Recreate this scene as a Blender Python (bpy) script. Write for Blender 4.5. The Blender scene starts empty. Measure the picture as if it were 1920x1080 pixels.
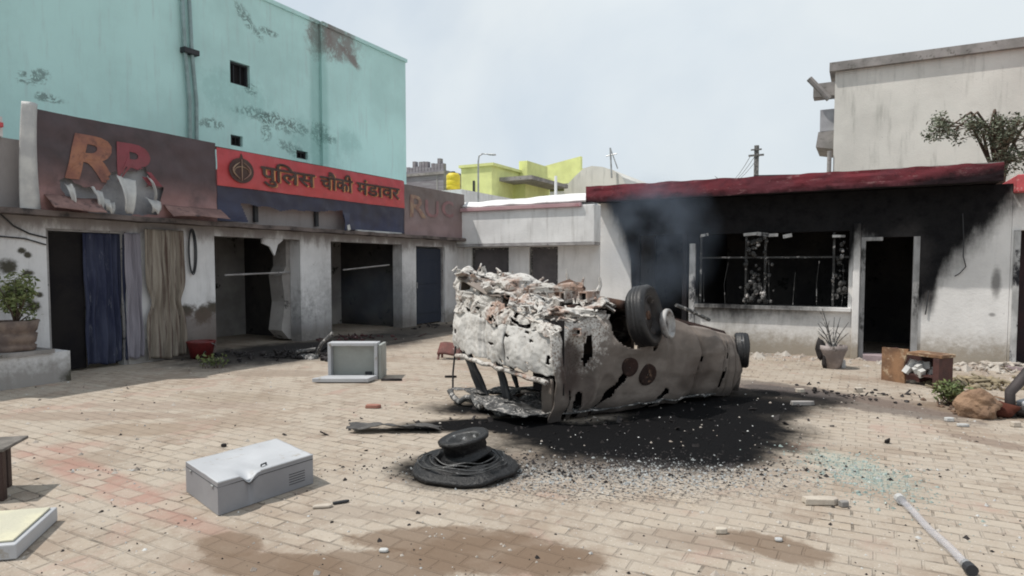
import bpy, bmesh, math, random
from mathutils import Vector, Matrix, Euler, noise
R = math.radians
SC = bpy.context.scene
COL = SC.collection
# ---------------------------------------------------------------- camera
# world axes follow the two building fronts: left front is the plane x=-10.4, right front the plane y=12.6
F = 1216.0; CAMH = 1.6; PITCH = R(3.0)
YPP = 498 + F*math.tan(PITCH)
cam_d = bpy.data.cameras.new("camera"); cam = bpy.data.objects.new("camera", cam_d); COL.objects.link(cam)
cam_d.sensor_width = 36; cam_d.lens = 36*F/1920; cam_d.shift_y = (YPP-540)/1920
cam_d.clip_start = .05; cam_d.clip_end = 2000
U = Vector((.879, .477, 0)).normalized(); FW = Vector((-.477, .879, 0)).normalized()
fwd = FW*math.cos(PITCH) + Vector((0, 0, -math.sin(PITCH)))
up = U.cross(fwd)
cam.matrix_world = Matrix(((U.x, up.x, -fwd.x, 0), (U.y, up.y, -fwd.y, 0), (U.z, up.z, -fwd.z, CAMH), (0, 0, 0, 1)))
SC.camera = cam
SC.render.resolution_x = 1024; SC.render.resolution_y = 576
# ---------------------------------------------------------------- world, sun, exposure
SUN_EL = R(60); SX, SY = -.84, -.54
w = bpy.data.worlds.new("World"); SC.world = w; w.use_nodes = True
nt = w.node_tree; nt.nodes.clear()
def wn(t, **k):
    n = nt.nodes.new(t)
    for a, b in k.items(): setattr(n, a, b)
    return n
sky = wn('ShaderNodeTexSky', sky_type='NISHITA', sun_disc=False, sun_elevation=SUN_EL, sun_rotation=math.atan2(SX, SY),
         air_density=1.0, dust_density=4.0, ozone_density=1.5)
tc = wn('ShaderNodeTexCoord'); nz = wn('ShaderNodeTexNoise'); nz.inputs['Scale'].default_value = 2.2; nz.inputs['Detail'].default_value = 5
rm = wn('ShaderNodeMapRange'); rm.inputs[1].default_value = .3; rm.inputs[2].default_value = .7; rm.inputs[3].default_value = .8; rm.inputs[4].default_value = .96
mx = wn('ShaderNodeMix', data_type='RGBA'); mx.inputs[7].default_value = (7.4, 7.9, 8.5, 1)
cl = wn('ShaderNodeTexNoise'); cl.inputs['Scale'].default_value = 1.4; cl.inputs['Detail'].default_value = 7; cl.inputs['Distortion'].default_value = .6
cr = wn('ShaderNodeMapRange'); cr.inputs[1].default_value = .38; cr.inputs[2].default_value = .62
cm_ = wn('ShaderNodeMix', data_type='RGBA'); cm_.inputs[6].default_value = (5.7, 6.5, 7.3, 1); cm_.inputs[7].default_value = (7.6, 8.1, 8.3, 1)
nt.links.new(tc.outputs['Generated'], cl.inputs['Vector']); nt.links.new(cl.outputs[0], cr.inputs[0]); nt.links.new(cr.outputs[0], cm_.inputs[0]); nt.links.new(cm_.outputs[2], mx.inputs[7])
bg = wn('ShaderNodeBackground'); bg.inputs[1].default_value = .1
wo = wn('ShaderNodeOutputWorld')
L = nt.links.new
L(tc.outputs['Generated'], nz.inputs['Vector']); L(nz.outputs[0], rm.inputs[0]); L(rm.outputs[0], mx.inputs[0])
L(sky.outputs[0], mx.inputs[6]); L(mx.outputs[2], bg.inputs[0]); L(bg.outputs[0], wo.inputs[0])
sl = bpy.data.lights.new("sun", 'SUN'); sl.energy = 3.3; sl.angle = R(.6); sl.color = (1, .95, .88)
so = bpy.data.objects.new("sun", sl); COL.objects.link(so)
sd = Vector((SX, SY, 0)).normalized()*math.cos(SUN_EL) + Vector((0, 0, math.sin(SUN_EL)))
so.rotation_euler = sd.to_track_quat('Z', 'Y').to_euler(); so.location = (0, 0, 20)
vs = SC.view_settings; vs.view_transform = 'Standard'; vs.look = 'None'; vs.exposure = .18; vs.gamma = 1
SC.render.film_transparent = False
SC.cycles.filter_width = 1.9
# ---------------------------------------------------------------- sight lines of the photograph (used to measure places)
def ray(px, py):
    rx = (px-960)/F; ru = (YPP-py)/F
    h = math.cos(PITCH)+ru*math.sin(PITCH); z = ru*math.cos(PITCH)-math.sin(PITCH)
    return U*rx + FW*h + Vector((0, 0, z))
O = Vector((0, 0, CAMH))
def G(px, py, z=0.0):
    r = ray(px, py); return O + r*((z-CAMH)/r.z)
def onx(px, py, x0):
    r = ray(px, py); return O + r*(x0/r.x)
def ony(px, py, y0):
    r = ray(px, py); return O + r*(y0/r.y)
def atd(px, py, D):
    r = ray(px, py); return O + r*(D/r.dot(FW))
XL = -10.4; YR = 12.6; YB = 16.2
def yl(px): return onx(px, 600, XL).y
def xr(px): return ony(px, 560, YR).x
def xb(px): return ony(px, 500, YB).x
# ---------------------------------------------------------------- mesh collector
class MB:
    def __init__(s): s.v = []; s.f = []
    def add(s, vs_, fs_):
        n = len(s.v); s.v += [tuple(v) for v in vs_]; s.f += [tuple(i+n for i in f) for f in fs_]; return s
    def box(s, x0, x1, y0, y1, z0, z1, M=None):
        P = [Vector((x, y, z)) for z in (z0, z1) for y in (y0, y1) for x in (x0, x1)]
        if M: P = [M @ p for p in P]
        return s.add(P, [(0, 2, 3, 1), (4, 5, 7, 6), (0, 1, 5, 4), (2, 6, 7, 3), (0, 4, 6, 2), (1, 3, 7, 5)])
    def obox(s, c, size, rot=(0, 0, 0)):
        M = Matrix.Translation(Vector(c)) @ Euler(rot).to_matrix().to_4x4()
        a, b, d = [q/2 for q in size]
        return s.box(-a, a, -b, b, -d, d, M)
    def tube(s, pts, r, n=8, cap=True):
        pts = [Vector(p) for p in pts]; rs = r if isinstance(r, (list, tuple)) else [r]*len(pts)
        n0 = len(s.v); ref = None
        for i, p in enumerate(pts):
            d = (pts[min(i+1, len(pts)-1)]-pts[max(i-1, 0)]).normalized()
            if ref is None: ref = Vector((0, 0, 1)) if abs(d.z) < .9 else Vector((1, 0, 0))
            a = d.cross(ref).normalized(); b = a.cross(d).normalized(); ref = b
            for k in range(n):
                t = 2*math.pi*k/n; s.v.append(tuple(p+(a*math.cos(t)+b*math.sin(t))*rs[i]))
        for i in range(len(pts)-1):
            for k in range(n):
                k2 = (k+1) % n; s.f.append((n0+i*n+k, n0+i*n+k2, n0+(i+1)*n+k2, n0+(i+1)*n+k))
        if cap:
            s.f.append(tuple(n0+k for k in range(n))[::-1]); s.f.append(tuple(n0+(len(pts)-1)*n+k for k in range(n)))
        return s
    def lathe(s, prof, M=None, n=32, closed=False, jit=0, seed=0):
        """prof: list of (radius, height) turned about local z"""
        n0 = len(s.v)
        for (r, h) in prof:
            for k in range(n):
                t = 2*math.pi*k/n; p = Vector((r*math.cos(t), r*math.sin(t), h))
                if jit: p += noise.noise_vector(p*5+Vector((seed, 0, 0)))*jit
                s.v.append(tuple(M @ p if M else p))
        m = len(prof)
        for i in range(m if closed else m-1):
            j = (i+1) % m
            for k in range(n):
                k2 = (k+1) % n; s.f.append((n0+i*n+k, n0+i*n+k2, n0+j*n+k2, n0+j*n+k))
        return s
    def grid(s, fn, nu, nv, keep=None):
        n0 = len(s.v)
        for j in range(nv+1):
            for i in range(nu+1): s.v.append(tuple(fn(i/nu, j/nv)))
        for j in range(nv):
            for i in range(nu):
                if keep and not keep((i+.5)/nu, (j+.5)/nv): continue
                a = n0+j*(nu+1)+i; s.f.append((a, a+1, a+nu+2, a+nu+1))
        return s
    def prism(s, pts, fn0, fn1):
        """closed outline pts (2d) lifted by fn0 and fn1 to the two faces"""
        n = len(pts); n0 = len(s.v)
        s.v += [tuple(fn0(*p)) for p in pts]+[tuple(fn1(*p)) for p in pts]
        s.f.append(tuple(n0+i for i in range(n))[::-1]); s.f.append(tuple(n0+n+i for i in range(n)))
        for i in range(n):
            j = (i+1) % n; s.f.append((n0+i, n0+j, n0+n+j, n0+n+i))
        return s
    def rock(s, c, r, seed=0, sq=.7, sub=2, rot=0):
        bm = bmesh.new(); bmesh.ops.create_icosphere(bm, subdivisions=sub, radius=1)
        R_ = r if isinstance(r, (list, tuple)) else (r, r, r*sq)
        for v in bm.verts:
            d = noise.noise(v.co*1.3+Vector((seed*7.1, 3, 1)))*.35+noise.noise(v.co*3.5+Vector((seed*3.1, 3, 1)))*.14
            v.co = v.co*(1+d)
        M = Matrix.Translation(Vector(c)) @ Matrix.Rotation(rot, 4, 'Z')
        bm.verts.index_update()
        s.add([M @ Vector((v.co.x*R_[0], v.co.y*R_[1], v.co.z*R_[2])) for v in bm.verts], [[v.index for v in f.verts] for f in bm.faces]); bm.free(); return s
    def build(s, name, mat, parent=None, smooth=False, bevel=0, solid=0, sub=0):
        if not isinstance(mat, (list, tuple)): mat = [mat]
        me = bpy.data.meshes.new(name)
        off = wloc(parent) if parent else Vector((0, 0, 0))
        me.from_pydata([tuple(Vector(v)-off) for v in s.v], [], s.f)
        bm = bmesh.new(); bm.from_mesh(me); bmesh.ops.recalc_face_normals(bm, faces=bm.faces); bm.to_mesh(me); bm.free()
        for m in mat: me.materials.append(m)
        if smooth:
            for p in me.polygons: p.use_smooth = True
        o = bpy.data.objects.new(name, me); COL.objects.link(o)
        if parent: o.parent = parent
        if solid:
            q = o.modifiers.new("solid", 'SOLIDIFY'); q.thickness = solid; q.offset = 0
        if bevel:
            q = o.modifiers.new("bevel", 'BEVEL'); q.width = bevel; q.segments = 2; q.limit_method = 'ANGLE'; q.angle_limit = R(40)
        if sub:
            q = o.modifiers.new("sub", 'SUBSURF'); q.levels = sub; q.render_levels = sub
        return o
def wloc(o):
    v = Vector((0, 0, 0))
    while o: v += Vector(o.location); o = o.parent
    return v
def tag(o, label, cat, group=None, kind=None):
    o['label'] = label
    if cat: o['category'] = cat
    if group: o['group'] = group
    if kind: o['kind'] = kind
    return o
def thing(name, loc, label, cat, group=None):
    o = bpy.data.objects.new(name, None); COL.objects.link(o); o.location = loc; o.empty_display_size = .2
    return tag(o, label, cat, group)
def dup(root, loc, label, rotz=0, scale=1):
    r = root.copy(); COL.objects.link(r); r.location = loc; r.rotation_euler = (0, 0, rotz); r.scale = (scale,)*3; r['label'] = label
    for ch in list(root.children):
        c = ch.copy(); COL.objects.link(c); c.parent = r
        for g in list(ch.children):
            d = g.copy(); COL.objects.link(d); d.parent = c
    return r
# ---------------------------------------------------------------- materials
class NB:
    def __init__(s, name, rough=.9):
        s.m = bpy.data.materials.new(name); s.m.use_nodes = True; s.t = s.m.node_tree; s.t.nodes.clear()
        s.out = s.n('ShaderNodeOutputMaterial'); s.b = s.n('ShaderNodeBsdfPrincipled'); s.b.inputs['Roughness'].default_value = rough
        s.l(s.b.outputs[0], s.out.inputs[0]); s._p = None
    def n(s, t, **k):
        q = s.t.nodes.new(t)
        for a, b in k.items(): setattr(q, a, b)
        return q
    def l(s, a, b): s.t.links.new(a, b)
    @property
    def pos(s):
        if not s._p: s._p = s.n('ShaderNodeNewGeometry').outputs['Position']
        return s._p
    def obj(s): return s.n('ShaderNodeTexCoord').outputs['Object']
    def noise(s, scale, detail=5, rough=.6, vec=None, stretch=None, dist=0, col=False):
        q = s.n('ShaderNodeTexNoise'); q.inputs['Scale'].default_value = scale; q.inputs['Detail'].default_value = detail; q.inputs['Roughness'].default_value = rough; q.inputs['Distortion'].default_value = dist
        v = vec or s.pos
        if stretch:
            mp = s.n('ShaderNodeMapping'); mp.inputs['Scale'].default_value = stretch; s.l(v, mp.inputs[0]); v = mp.outputs[0]
        s.l(v, q.inputs['Vector']); return q.outputs[1 if col else 0]
    def ramp(s, x, a, b, lo=0, hi=1, smooth=True):
        q = s.n('ShaderNodeMapRange'); q.interpolation_type = 'SMOOTHSTEP' if smooth else 'LINEAR'
        for i, val in ((1, a), (2, b), (3, lo), (4, hi)): q.inputs[i].default_value = val
        s.l(x, q.inputs[0]); return q.outputs[0]
    def mth(s, op, a, b=None, clamp=False):
        q = s.n('ShaderNodeMath', operation=op); q.use_clamp = clamp
        for i, val in enumerate((a, b)):
            if val is None: continue
            if isinstance(val, (int, float)): q.inputs[i].default_value = val
            else: s.l(val, q.inputs[i])
        return q.outputs[0]
    def mix(s, f, a, b, mode='MIX'):
        q = s.n('ShaderNodeMix', data_type='RGBA', blend_type=mode)
        for i, val in ((0, f), (6, a), (7, b)):
            if isinstance(val, (int, float)): q.inputs[i].default_value = val
            elif isinstance(val, (tuple, list)): q.inputs[i].default_value = (*val[:3], 1)
            else: s.l(val, q.inputs[i])
        return q.outputs[2]
    def sep(s, v=None):
        q = s.n('ShaderNodeSeparateXYZ'); s.l(v or s.pos, q.inputs[0]); return q.outputs
    def bump(s, h, strength=.4, dist=.02):
        q = s.n('ShaderNodeBump'); q.inputs['Strength'].default_value = strength; q.inputs['Distance'].default_value = dist
        s.l(h, q.inputs['Height']); s.l(q.outputs[0], s.b.inputs['Normal'])
    def color(s, c):
        if isinstance(c, tuple): s.b.inputs['Base Color'].default_value = (*c[:3], 1)
        else: s.l(c, s.b.inputs['Base Color'])
    def ell(s, cx, cy, rx, ry, rot=0, axes='XY', soft=.35, nz=None, amt=.5):
        """1 inside an ellipse laid on a surface, with a noisy edge"""
        S = s.sep(); ax = {'X': 0, 'Y': 1, 'Z': 2}
        dx = s.mth('SUBTRACT', S[ax[axes[0]]], cx); dy = s.mth('SUBTRACT', S[ax[axes[1]]], cy)
        c, n_ = math.cos(rot), math.sin(rot)
        u = s.mth('DIVIDE', s.mth('ADD', s.mth('MULTIPLY', dx, c), s.mth('MULTIPLY', dy, n_)), rx)
        v = s.mth('DIVIDE', s.mth('SUBTRACT', s.mth('MULTIPLY', dy, c), s.mth('MULTIPLY', dx, n_)), ry)
        d = s.mth('SQRT', s.mth('ADD', s.mth('MULTIPLY', u, u), s.mth('MULTIPLY', v, v)))
        if nz is not None: d = s.mth('ADD', d, s.mth('MULTIPLY', s.mth('SUBTRACT', nz, .5), amt*2))
        return s.ramp(d, 1-soft, 1+soft, 1, 0)
def simple(name, c1, c2=None, scale=6, rough=.85, spots=None, spot_scale=14, spot_thr=(.58, .66), bump=.3, bscale=30, metal=0, stretch=None, local=False, detail=6):
    b = NB(name, rough); v = b.obj() if local else b.pos
    if rough >= .85: b.b.inputs['Specular IOR Level'].default_value = .15
    c2 = c2 or tuple(x*.75 for x in c1)
    col = b.mix(b.ramp(b.noise(scale, detail, vec=v, stretch=stretch), .35, .65), c1, c2)
    if spots: col = b.mix(b.ramp(b.noise(spot_scale, 7, .7, vec=v, stretch=stretch), *spot_thr), col, spots)
    b.color(col); b.b.inputs['Metallic'].default_value = metal
    if bump: b.bump(b.noise(bscale, 6, .65, vec=v), bump, .02)
    return b.m
# ================================================================ materials
def plaster(name, base, dirt=(.2, .18, .16), base_z=.5, peel=None, rough=.9, streak=.35, extra=None, scale=1.2):
    b = NB(name, rough); S = b.sep(); b.b.inputs['Specular IOR Level'].default_value = .12
    n1 = b.noise(scale, 7, .62); n2 = b.noise(3.2, 6, .65, stretch=(1.6, 1.6, .22)); n3 = b.noise(9, 7, .7)
    col = b.mix(b.ramp(n1, .32, .68), base, tuple(x*.82 for x in base))
    col = b.mix(b.mth('MULTIPLY', b.ramp(n2, .5, .75), streak), col, dirt)
    low = b.ramp(b.mth('ADD', S[2], b.mth('MULTIPLY', n3, -.7)), base_z-.35, base_z-.75, 0, .75)
    col = b.mix(low, col, dirt)
    col = b.mix(b.ramp(b.noise(16, 6, .7), .66, .72, 0, .8), col, tuple(x*.6 for x in base))
    if peel: col = b.mix(b.ramp(b.noise(2.6, 8, .7, dist=.4), *peel[1]), col, peel[0])
    if extra: col = extra(b, col, n3)
    b.color(col); b.bump(b.noise(22, 7, .7), .35, .02)
    return b.m
def lin(r, g, b): return tuple(((c/255+.055)/1.055)**2.4 if c > 10 else c/255/12.92 for c in (r, g, b))
BLK = (.0035, .0036, .005)
m_white = plaster('white_plaster', (.80, .80, .80), peel=((.28, .26, .23), (.66, .7)))
def left_soot_shade(b, col, n3):
    # soot licked up round the two burnt openings
    y0, y1, y2, y3 = yl(405), yl(565), yl(620), yl(755)
    for (a, c, z, rz) in ((( y0+y1)/2, (y1-y0)*.62, .3, .8), ((y2+y3)/2, (y3-y2)*.7, .5, 1.2)):
        col = b.mix(b.mth('MULTIPLY', b.ell(a, z, c, rz, 0, 'YZ', .45, n3, .5), .55), col, (.05, .045, .045))
    for (px, py, r_) in ((15, 500, .12), (40, 470, .05), (52, 512, .07), (62, 575, .09), (75, 553, .05), (52, 478, .05), (90, 700, .16), (380, 590, .2), (350, 582, .12), (400, 578, .14), (30, 552, .2)):
        p = onx(px, py, XL)
        col = b.mix(b.ell(p.y, p.z, r_, r_*.8, 0, 'YZ', .4, n3, .9), col, (.08, .075, .06))
    S = b.sep(); col = b.mix(b.ramp(b.mth('ADD', S[2], b.mth('MULTIPLY', b.mth('SUBTRACT', b.noise(3.5, 7, .7, stretch=(1, 1, .4)), .5), .9)), 1.95, 2.25, 0, .7), col, (.15, .12, .11))  # brown grime up to the ledge, with the shade under it painted in
    p = onx(380, 620, XL)
    col = b.mix(b.mth('MULTIPLY', b.ell(p.y, .35, .75, .5, 0, 'YZ', .3, n3, .5), .8), col, (.13, .10, .085))
    return col
m_left = plaster('post_plaster', (.74, .74, .75), extra=left_soot_shade, peel=((.22, .2, .17), (.68, .72)))
def right_soot(b, col, n3):
    xa, xb_ = xr(1100), xr(1930)
    pts = [(1100, 330), (1126, 350), (1140, 385), (1165, 440), (1183, 500), (1192, 640), (1290, 655), (1298, 560), (1306, 575), (1480, 578), (1545, 570), (1562, 545), (1585, 520), (1597, 465), (1612, 450), (1700, 560), (1738, 570), (1760, 520), (1800, 470), (1850, 425), (1885, 385), (1925, 350)]
    S = b.sep()
    u = b.mth('DIVIDE', b.mth('SUBTRACT', S[0], xa), xb_-xa, True)
    fc = b.n('ShaderNodeFloatCurve'); cm = fc.mapping; cv = cm.curves[0]
    P = [((xr(px)-xa)/(xb_-xa), ony(px, py, YR).z/4) for px, py in pts]
    cv.points[0].location = P[0]; cv.points[-1].location = P[-1]
    for p in P[1:-1]: cv.points.new(*p)
    cm.update(); b.l(u, fc.inputs['Value'])
    d = b.mth('SUBTRACT', S[2], b.mth('MULTIPLY', fc.outputs[0], 4))
    d = b.mth('ADD', d, b.mth('MULTIPLY', b.mth('SUBTRACT', b.noise(2.2, 7, .68), .5), .55))
    d = b.mth('ADD', d, b.mth('MULTIPLY', b.mth('SUBTRACT', b.noise(7, 6, .7, stretch=(1.6, 1, .35)), .5), .35)); m = b.ramp(d, -.42, .26)
    col = b.mix(b.mth('MULTIPLY', m, b.ramp(b.noise(5, 6, .7), .2, .62, 1, .985)), col, BLK)
    for (px, py, rx, rz, c) in ((1868, 530, .06, .22, .7), (1742, 556, .07, .08, .9), (1700, 480, .3, .5, .4), (1860, 590, .04, .03, .6)):
        p = ony(px, py, YR); col = b.mix(b.mth('MULTIPLY', b.ell(p.x, p.z, rx, rz, 0, 'XZ', .5, n3, .5), c), col, (.07, .065, .065))
    # ochre dust near the ground
    col = b.mix(b.ramp(b.mth('ADD', S[2], b.mth('MULTIPLY', n3, -.5)), .45, -.25, 0, .55), col, (.36, .30, .22))
    return col
m_right = plaster('burnt_plaster', (.74, .73, .72), extra=right_soot, streak=.12)
m_soot = simple('soot_black', (.012, .012, .014), (.022, .02, .022), 3, .95, spots=(.05, .048, .045), spot_thr=(.62, .7))
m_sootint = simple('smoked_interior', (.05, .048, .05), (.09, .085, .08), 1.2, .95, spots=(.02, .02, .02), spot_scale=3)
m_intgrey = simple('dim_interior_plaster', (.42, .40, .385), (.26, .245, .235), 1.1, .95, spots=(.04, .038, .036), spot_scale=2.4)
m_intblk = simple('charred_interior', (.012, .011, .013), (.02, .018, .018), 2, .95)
m_concrete = simple('concrete', (.33, .31, .30), (.22, .21, .2), 2, .92, spots=(.12, .11, .1), spot_scale=8)
def green_stains(b, col, n3):
    X = -16.0; n3 = b.noise(2.6, 9, .78)
    brk = b.ramp(b.mth('ABSOLUTE', b.mth('SUBTRACT', b.noise(3.6, 8, .7, dist=1.2), .5)), .075, .02); brk2 = b.ramp(b.noise(5, 8, .75), .36, .5, .35, 1)
    def e(px, py, r1, r2, c, k=.8, a=.9, rot=0):
        nonlocal col
        p = onx(px, py, X); col = b.mix(b.mth('MULTIPLY', b.mth('MULTIPLY', b.ell(p.y, p.z, r1*1.15, r2*1.3, rot, 'YZ', .4, n3, a*1.5), brk if c[0] < .16 else brk2), k), col, c)
    for px, py, r1, r2, rot in ((628, 78, .9, .42, -.12), (600, 72, .45, .5, 0), (650, 105, .5, .12, -.5)): e(px, py, r1, r2, (.22, .19, .18), .85, .8, rot)
    for px, py, r1, r2, rot in ((480, 215, .55, .12, 0), (525, 232, .5, .16, -.2), (555, 238, .55, .13, -.15), (597, 250, .35, .26, -.7), (610, 262, .3, .12, 0), (500, 240, .15, .3, 0), (395, 232, .25, .1, 0), (60, 145, .25, .12, .5), (88, 183, .25, .07, 0), (470, 45, .5, .12, -.7), (500, 58, .3, .08, 0), (552, 282, .5, .12, -.3), (470, 168, .2, .1, 0)):
        e(px, py, r1, r2, (.13, .17, .16), .75, 1.3, rot)
    for px, py, r1, r2 in ((590, 285, .9, .7), (650, 265, .5, .3), (440, 180, 1, .5)): e(px, py, r1, r2, (.18, .36, .34), .3, .7)
    p = onx(597, 200, X)
    col = b.mix(b.mth('MULTIPLY', b.ell(p.y, 6, .35, 4.5, 0, 'YZ', .3, n3, .2), .35), col, (.15, .32, .29))
    return col
m_green = plaster('mint_plaster', (.50, .74, .715), dirt=(.42, .55, .54), base_z=-2, extra=green_stains, streak=.6, scale=.35)
m_cream = plaster('cream_plaster', (.72, .70, .65), dirt=(.3, .3, .27), base_z=-3, streak=.5, scale=.5)
m_lime = plaster('lime_plaster', (.78, .82, .36), dirt=(.6, .64, .34), base_z=-3, streak=.3)
m_greybrick = simple('grey_brickwork', (.30, .29, .31), (.22, .2, .22), 1.5, .9, stretch=(1, 1, 6))
m_yellow = simple('yellow_plastic', (.75, .60, .03), (.65, .5, .03), 3, .5)
m_maroon = simple('maroon_paint', (.21, .038, .048), (.13, .035, .042), 1.6, .85, spots=(.045, .022, .028), spot_scale=2.8, spot_thr=(.42, .66))
m_redpaint = simple('red_paint', (.55, .09, .10), (.45, .08, .09), 2, .8, spots=(.6, .45, .42), spot_scale=7)
m_pink = simple('pink_paint', (.50, .34, .35), (.42, .27, .29), 2, .85, spots=(.4, .18, .2), spot_scale=3)
m_dark = simple('dark_paint', (.02, .022, .026), (.03, .032, .036), 3, .7)
m_navy = simple('navy_door_paint', (.020, .028, .05), (.028, .036, .055), 2, .7, stretch=(1, 1, .3))
m_steel = simple('galvanised_steel', (.45, .46, .47), (.3, .3, .3), 4, .45, metal=.5)
m_pipe = simple('grey_pipe_plastic', (.26, .36, .36), (.2, .27, .27), 4, .6)
m_rust = simple('rusty_iron', (.12, .07, .05), (.06, .04, .035), 8, .9, spots=(.2, .12, .08))
m_iron = simple('scorched_iron', (.10, .10, .10), (.03, .03, .03), 8, .8, spots=(.4, .38, .36), spot_scale=20, spot_thr=(.52, .6))
m_trim = simple('grey_white_trim', (.40, .39, .39), (.28, .27, .27), 4, .85, spots=(.1, .1, .1), spot_scale=9)
m_ledge = simple('grimy_ledge_concrete', (.17, .14, .13), (.08, .068, .065), 2.5, .92, spots=(.05, .045, .045), spot_scale=5, spot_thr=(.52, .66))
def opening_wall(mb, axis, plane, thick, u0, u1, z0, z1, ops):
    """ops: (ua, ub, za, zb) holes. axis 'x': front at x=plane facing +x; 'y': front at y=plane facing -y"""
    us = sorted({u0, u1, *[o[0] for o in ops], *[o[1] for o in ops]}); us = [u for u in us if u0 <= u <= u1]
    zs = sorted({z0, z1, *[o[2] for o in ops], *[o[3] for o in ops]}); zs = [z for z in zs if z0 <= z <= z1]
    for a, b in zip(us, us[1:]):
        for c, d in zip(zs, zs[1:]):
            if any(o[0] <= (a+b)/2 <= o[1] and o[2] <= (c+d)/2 <= o[3] for o in ops): continue
            if axis == 'x': mb.box(plane-thick, plane, a, b, c, d)
            else: mb.box(a, b, plane, plane+thick, c, d)
    return mb
# ================================================================ ground
def ground_mat():
    b = NB('block_paving', .9)
    S = b.sep()
    # slight warp so that courses wander
    wv = b.n('ShaderNodeVectorMath', operation='ADD')
    sc_ = b.n('ShaderNodeVectorMath', operation='SCALE'); sc_.inputs['Scale'].default_value = .06
    b.l(b.noise(1.3, 3, col=True), sc_.inputs[0]); b.l(b.pos, wv.inputs[0]); b.l(sc_.outputs[0], wv.inputs[1])
    br = b.n('ShaderNodeTexBrick'); b.l(wv.outputs[0], br.inputs['Vector'])
    br.inputs['Scale'].default_value = 1; br.inputs['Brick Width'].default_value = .23; br.inputs['Row Height'].default_value = .125
    br.inputs['Mortar Size'].default_value = .009; br.inputs['Mortar Smooth'].default_value = .3; br.inputs['Bias'].default_value = -.1
    br.inputs['Color1'].default_value = (.38, .31, .24, 1); br.inputs['Color2'].default_value = (.30, .24, .195, 1); br.inputs['Mortar'].default_value = (.19, .155, .12, 1)
    br.offset = .5
    b2 = b.n('ShaderNodeTexBrick'); b.l(wv.outputs[0], b2.inputs['Vector']); b2.offset = .5
    for k_, v_ in (('Scale', 1), ('Brick Width', .23), ('Row Height', .125), ('Mortar Size', .0), ('Bias', 0)): b2.inputs[k_].default_value = v_
    b2.inputs['Color1'].default_value = (0, 0, 0, 1); b2.inputs['Color2'].default_value = (1, 1, 1, 1)
    rb = b2.outputs[0]
    nB = b.noise(.9, 6, .6); nM = b.noise(5, 7, .7); nF = b.noise(38, 5, .7)
    col = b.mix(b.ramp(nM, .25, .75, 0, .6), br.outputs[0], (.41, .36, .30))
    col = b.mix(b.mth('MULTIPLY', b.ramp(rb, .72, .8), .55), col, (.22, .165, .125))
    col = b.mix(b.mth('MULTIPLY', b.ramp(rb, .2, .12), .5), col, (.45, .40, .34))
    col = b.mix(b.mth('MULTIPLY', b.ramp(rb, .5, .53), b.mth('MULTIPLY', b.ramp(rb, .6, .57), b.ramp(nB, .5, .6, 0, .5))), col, (.38, .20, .16))
    # dirt caught in and beside the joints
    col = b.mix(b.mth('MULTIPLY', b.ramp(br.outputs['Fac'], 0, .6), b.ramp(b.noise(9, 5, .7), .42, .56)), col, (.085, .07, .055))
    # sand that fills the joints in places
    col = b.mix(b.ramp(b.noise(1.9, 8, .76), .34, .6, .1, .9), col, (.385, .335, .28))
    col = b.mix(b.ramp(nF, .56, .7, 0, .55), col, (.16, .13, .11))
    col = b.mix(b.ramp(b.noise(60, 3, .6), .62, .7, 0, .8), col, (.6, .57, .53))
    col = b.mix(b.ramp(b.noise(.75, 9, .74), .50, .60, 0, .55), col, (.255, .195, .15))
    col = b.mix(b.ramp(b.noise(1.1, 8, .7, stretch=(1, 1, 1), dist=.6), .56, .66, 0, .45), col, (.36, .235, .195))
    # red paver bands
    def band(p, q, wd, k=.55):
        nonlocal col
        p, q = G(*p), G(*q); c = (p+q)/2; d = q-p
        m = b.ell(c.x, c.y, d.length/2, wd, math.atan2(d.y, d.x), 'XY', .35, nM, .4)
        m = b.mth('MULTIPLY', m, b.mth('MULTIPLY', b.ramp(rb, .25, .5, .35, 1), b.ramp(nM, .3, .6, .25, 1)))
        col = b.mix(b.mth('MULTIPLY', m, k), col, (.34, .19, .155))
    band((40, 830), (420, 1010), .16, .7); band((10, 860), (200, 830), .25, .5)
    nMud = b.noise(3.4, 9, .78)
    # damp and muddy patches
    def mud(px, py, rx, ry, rot=0, c=(.17, .12, .085), k=.8, a=.55):
        nonlocal col
        p = G(px, py); col = b.mix(b.mth('MULTIPLY', b.ell(p.x, p.y, rx, ry, rot, 'XY', .16, nMud, a*1.25), k), col, c)
    for a in ((930, 1040, .5, .26, .45), (720, 1060, .55, .2, .5), (820, 1010, .5, .18, .5), (1040, 1050, .28, .2, .5), (430, 1020, .22, .15, 0), (1455, 1025, .3, .17, -.1), (520, 1060, .4, .15, .4)): mud(*a)
    for a in ((250, 805, .55, .25, .5, (.27, .21, .16), .7), (520, 700, .8, .3, .5, (.25, .2, .16), .6), (440, 745, .8, .3, .3, (.27, .22, .17), .5), (1860, 830, .35, .14, -.5, (.2, .15, .12), .7), (1560, 745, 1.5, .42, -.5, (.12, .1, .09), .75), (1700, 760, .8, .3, -.5, (.16, .12, .1), .6), (1480, 735, .7, .35, -.2, (.08, .07, .07), .7), (1830, 770, .6, .35, -.4, (.2, .15, .11), .8), (150, 780, 1.2, .2, .5, (.26, .2, .16), .6), (330, 760, 1.2, .22, .5, (.28, .22, .18), .5), (680, 960, .5, .12, .5, (.27, .22, .18), .5), (1260, 1010, .35, .14, .3, (.25, .2, .16), .5)): mud(*a)
    # soot spilt round the wreck and burnt tyre, darkened also as the car's shadow
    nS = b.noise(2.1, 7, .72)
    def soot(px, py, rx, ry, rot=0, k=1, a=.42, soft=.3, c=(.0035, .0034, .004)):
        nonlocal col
        p = G(px, py); col = b.mix(b.mth('MULTIPLY', b.ell(p.x, p.y, rx, ry, rot, 'XY', soft, nS, a), k), col, c)
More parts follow.
